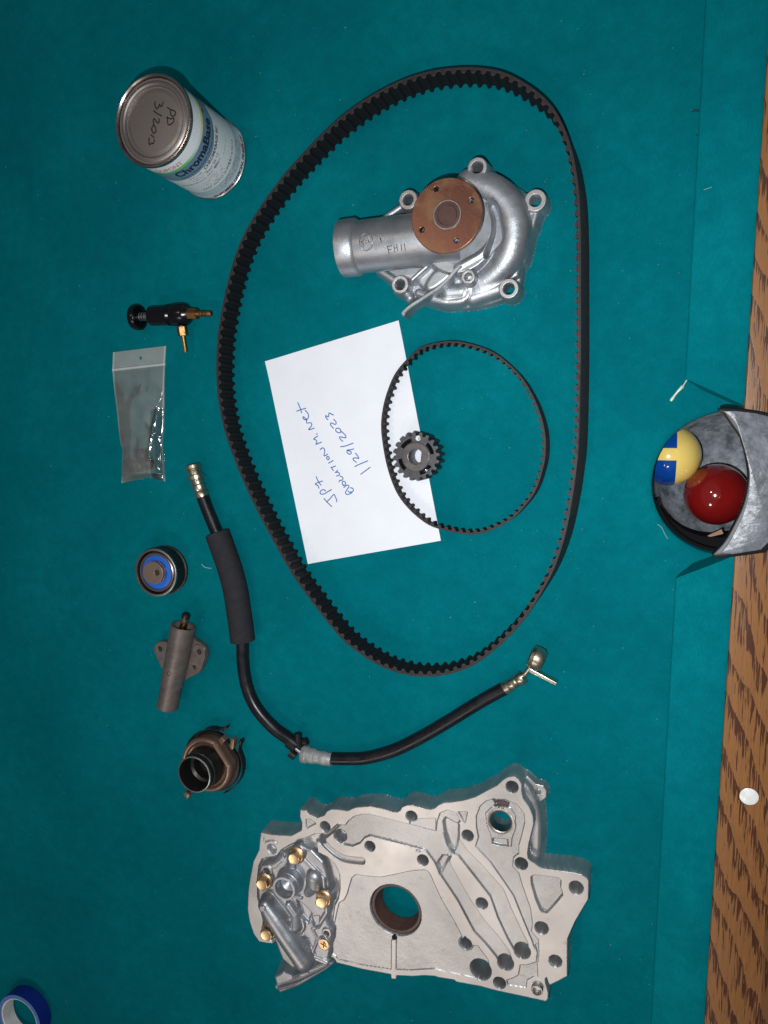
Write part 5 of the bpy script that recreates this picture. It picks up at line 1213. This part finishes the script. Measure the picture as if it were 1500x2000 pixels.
up_ = Vector((0, 0, 1)); side = ax.cross(up_).normalized()
pts = []
for i in range(25):
    a = 2*PI*i/24; th = 0.0022*math.sin(a)/(rt_*0.95); al = 0.0024*math.cos(a)
    pts.append(cpt+ax*al+(up_*math.cos(th+0.12)-side*math.sin(th+0.12))*rt_*0.965)
tube(bm, pts, 0.00022, 6, False); from_bm('cast_emblem', bm, BLKMET, ht, 60)

# ================================================================== release bearing
t = Z(330, 1400, 8.824)
rb_ = thing('release_bearing', (0, 0, 0), 'dark steel clutch release bearing with copper coloured collar and wire clip', 'bearing')
zt = 0.040; c = Vector((-0.4415, -0.373, zt)); R_ = 0.0207; zc = 0.018
qc = t(655, 860)
lathe_obj('sleeve', [(0.006, R_*1.05), (0.020, R_*1.10), (0.024, R_*1.03), (0.032, R_*1.03), (0.0325, R_*0.98), (zt-0.001, R_*0.97), (zt, R_*0.96), (zt, R_*0.90), (zt-0.001, R_*0.885), (0.020, R_*0.86), (0.018, R_*0.72), (0.006, R_*0.70)], (c.x, c.y, 0), BLKMET, rb_, n=96, closed=True)
lathe_obj('sleeve_lip', [(zt-0.0012, R_*0.985), (zt+0.0003, R_*0.98), (zt+0.0006, R_*0.955), (zt+0.0006, R_*0.925), (zt-0.0012, R_*0.90)], (c.x, c.y, 0), STEEL, rb_, n=96, closed=True)
lathe_obj('bore_floor', [(0.0065, R_*0.86), (0.007, 0)], (c.x, c.y, 0), DARKIN, rb_, n=48)
# collar with one flat side
Rc = 0.0318; cc2 = Vector((c.x, c.y, 0))
def flat_ring(r, fl, n=96):
    out = []
    for i in range(n):
        a = 2*PI*i/n; x, y = r*math.cos(a), r*math.sin(a)
        dirn = math.radians(38); dpt = x*math.cos(dirn)+y*math.sin(dirn)
        if dpt > fl: x -= (dpt-fl)*math.cos(dirn); y -= (dpt-fl)*math.sin(dirn)
        out.append((x, y))
    return out
bm = bmesh.new(); rings = []
for zz_, r in ((0.004, Rc*1.0), (zc-0.005, Rc*1.0), (zc-0.002, Rc*0.985), (zc, Rc*0.93), (zc+0.0003, Rc*0.87), (zc-0.0004, Rc*0.83), (zc-0.003, Rc*0.79), (zc-0.004, R_*1.05)):
    rings.append([bm.verts.new((cc2.x+x, cc2.y+y, zz_)) for x, y in flat_ring(r, r*0.86)])
for A0, B0 in zip(rings[:-1], rings[1:]):
    for i in range(96): bm.faces.new((A0[i], A0[(i+1) % 96], B0[(i+1) % 96], B0[i]))
from_bm('copper_collar', bm, COPPER, rb_, 40)
# dark back plate
bk = []
for a in range(0, 360, 5):
    r = Rc*1.12
    if 24 < a < 52: r = Rc*1.05
    bk.append((cc2.x+r*math.cos(math.radians(a)), cc2.y+r*math.sin(math.radians(a))))
prism_obj('back_plate', bk, 0.0008, 0.0055, mat('dark_plate', (0.012, 0.011, 0.011), 0.45, 0.4), rb_, bev=0.0006)
# spring clip arcs
def arc(a0, a1, r, z, n=14): return [Vector((cc2.x+r*math.cos(math.radians(a0+(a1-a0)*i/n)), cc2.y+r*math.sin(math.radians(a0+(a1-a0)*i/n)), z)) for i in range(n+1)]
def band_strip(name, pts, th, z0, z1, m, parent):
    bm = bmesh.new(); rows = []
    for i, p in enumerate(pts):
        tt = (pts[min(len(pts)-1, i+1)]-pts[max(0, i-1)]).normalized(); s2 = Vector((-tt.y, tt.x, 0))*th/2
        rows.append([bm.verts.new((p.x+s_*s2.x, p.y+s_*s2.y, z)) for s_, z in ((1, z0), (1, z1), (-1, z1), (-1, z0))])
    for A0, B0 in zip(rows[:-1], rows[1:]):
        for q_ in range(4): bm.faces.new((A0[q_], A0[(q_+1) % 4], B0[(q_+1) % 4], B0[q_]))
    bm.faces.new(rows[0]); bm.faces.new(list(reversed(rows[-1])))
    return from_bm(name, bm, m, parent, 40)
c1 = [P(*t(x, y), 0.013) for x, y in ((430, 390), (520, 290), (620, 228), (720, 215), (800, 235), (880, 235), (940, 205), (985, 175))]
c2_ = [P(*t(x, y), 0.011) for x, y in ((1215, 420), (1200, 520), (1195, 600), (1225, 690), (1255, 800), (1250, 950), (1200, 1100), (1110, 1220), (1000, 1300), (930, 1330))]
band_strip('spring_clip', spline(c1, 4), 0.0010, 0.003, 0.013, BLKMET, rb_)
band_strip('spring_clip', spline(c2_, 4), 0.0010, 0.003, 0.011, BLKMET, rb_)
for pl, zz_ in (([(845, 400), (905, 345), (968, 410), (905, 490)], 0.014), ([(1040, 500), (1075, 375), (1125, 410), (1105, 560), (1070, 570)], 0.012), ([(240, 1330), (285, 1300), (352, 1350), (315, 1420)], 0.008)):
    prism_obj('copper_tab', px(pl, zz_, t), 0.0045 if zz_ > 0.01 else 0.002, zz_, COPPER, rb_, bev=0.0004)
prism_obj('clip_tab', px([(905, 240), (965, 175), (998, 180), (985, 215), (930, 265)], 0.012, t), 0.006, 0.012, BLKMET, rb_, bev=0.0004)
prism_obj('clip_tab', px([(1195, 430), (1215, 400), (1242, 430), (1230, 490), (1200, 480)], 0.012, t), 0.004, 0.012, BLKMET, rb_, bev=0.0004)
prism_obj('clip_arm', px([(270, 1310), (330, 1250), (470, 1180), (520, 1260), (370, 1330), (320, 1380)], 0.005, t), 0.002, 0.005, BLKMET, rb_, bev=0.0004)
prism_obj('clip_arm', px([(840, 330), (870, 310), (1100, 540), (1080, 575), (960, 470)], 0.011, t), 0.007, 0.0105, BLKMET, rb_, bev=0.0004)

# ================================================================== tape roll
tr_ = thing('tape_roll', (0, 0, 0), 'roll of blue masking tape with white core, cut off by the lower left corner', 'tape')
zt = 0.019; c = Vector((-0.7310, -0.7622, zt)); ro = 0.0345; ri = 0.0288
lathe_obj('tape_winding', [(0.0006, ri), (0.0006, ro), (zt-0.0004, ro), (zt, ro-0.0004)], (c.x, c.y, 0), TAPEB, tr_, n=128)
lathe_obj('tape_edge_face', [(zt-0.0001, ro-0.0002), (zt+0.0002, ro-0.0006), (zt+0.0001, ri+0.0008), (zt-0.0002, ri+0.0004)], (c.x, c.y, 0), TAPES, tr_, n=128)
lathe_obj('cardboard_core', [(0.0008, ri+0.0006), (zt-0.0004, ri+0.0006), (zt-0.0002, ri-0.0002), (zt-0.0008, ri-0.0012), (0.0008, ri-0.0012)], (c.x, c.y, 0), CARDB, tr_, n=128, closed=True)

# ================================================================== bits on the cloth
sv = thing('plastic_sliver', (0, 0, 0), 'pale thin plastic sliver with a knot, lying just above the pocket', 'sliver')
pts = spline([P(1310, 783, 0.0012), P(1321, 768, 0.0015), P(1332, 756, 0.002)], 5)
tube_obj('thick_strand', pts, [0.0011+0.0002*math.sin(i) for i in range(len(pts))], FLOSS, sv, 10)
tube_obj('knot', [P(1329, 759, 0.002), P(1332, 756, 0.0022), P(1334.5, 753, 0.002)], [0.0010, 0.0017, 0.0009], FLOSS, sv, 10)
tube_obj('thin_strand', spline([P(1334, 754, 0.002), P(1339, 746, 0.0025), P(1343, 739, 0.003)], 5), 0.0005, FLOSS, sv, 8)
cf = tube_obj('curled_fibre', spline([P(394, 1102, 0.001), P(399, 1107, 0.0016), P(405, 1109, 0.0016), P(413, 1110, 0.001)], 5), 0.0004, LINT, None, 8)
cf['label'] = 'short pale curled fibre on the cloth left of the foam sleeve'; cf['category'] = 'fibre'
hr = tube_obj('hair', spline([P(1374, 371, 0.0372), P(1388, 366, 0.0376), P(1400, 362, 0.0374)], 4), 0.00018, LINT, None, 5)
hr['label'] = 'tiny fine hair lying on the upper cushion'; hr['category'] = 'hair'
hr = tube_obj('hair', spline([P(1284, 1024, 0.001), P(1292, 1030, 0.001), P(1298, 1042, 0.001), P(1304, 1052, 0.001)], 4), 0.00022, LINT, None, 5)
hr['label'] = 'tiny thin hair on the cloth beside the lower left of the pocket'; hr['category'] = 'hair'
# lint specks: nobody could count them
rs = np.random.RandomState(5); bm = bmesh.new()
for i in range(300):
    u, v = rs.uniform(0, 1370), rs.uniform(0, 2000); big_ = rs.rand() < 0.14
    p = P(u, v, 0.0002)
    if math.hypot(p.x-PC.x, p.y-PC.y) < PR+0.01: continue
    L0 = rs.uniform(0.0003, 0.0006)*(1.6 if big_ else 1); a = rs.uniform(0, PI); w0 = rs.uniform(0.00015, 0.00032)*(1.4 if big_ else 1)
    d = Vector((math.cos(a), math.sin(a), 0))*L0; s2 = Vector((-math.sin(a), math.cos(a), 0))*w0
    vs = [bm.verts.new(p+q_) for q_ in (-d, -s2, d, s2)]; top = bm.verts.new(p+Vector((0, 0, 0.0003)))
    for k in range(4): bm.faces.new((vs[k], vs[(k+1) % 4], top))
o = from_bm('lint_specks', bm, LINT, None, None, kind='stuff', label='tiny pale lint specks scattered over the teal cloth', category='lint')
# dark smudges worn into the cloth
for pl, lb in (([(1349, 219), (1352, 214), (1362, 213), (1369, 215), (1368, 219), (1358, 218)], 'dark dash shaped smudge on the cloth near the upper cushion'), ([(1359, 262), (1362, 261), (1363, 265), (1360, 266)], 'small dark spot on the cloth just below the dash shaped smudge')):
    s_o = prism_obj('cloth_smudge', px(pl, 0.0), 0.00005, 0.00018, GREASE, None, smooth=None); s_o['label'] = lb; s_o['category'] = 'smudge'

# ------------------------------------------------------------------ give every empty a place at the foot of its thing
bpy.context.view_layer.update()
for e in [o for o in sc.objects if o.type == 'EMPTY' and o.parent is None]:
    pts = []
    def rec_(o):
        for ch in o.children:
            if ch.type == 'MESH': pts.extend([ch.matrix_world@Vector(b) for b in ch.bound_box])
            rec_(ch)
    rec_(e)
    if not pts: continue
    x = (min(p.x for p in pts)+max(p.x for p in pts))/2; y = (min(p.y for p in pts)+max(p.y for p in pts))/2; z = min(p.z for p in pts)
    for ch in e.children: ch.matrix_parent_inverse = Matrix.Translation((-x, -y, -z))
    e.location = (x, y, z)
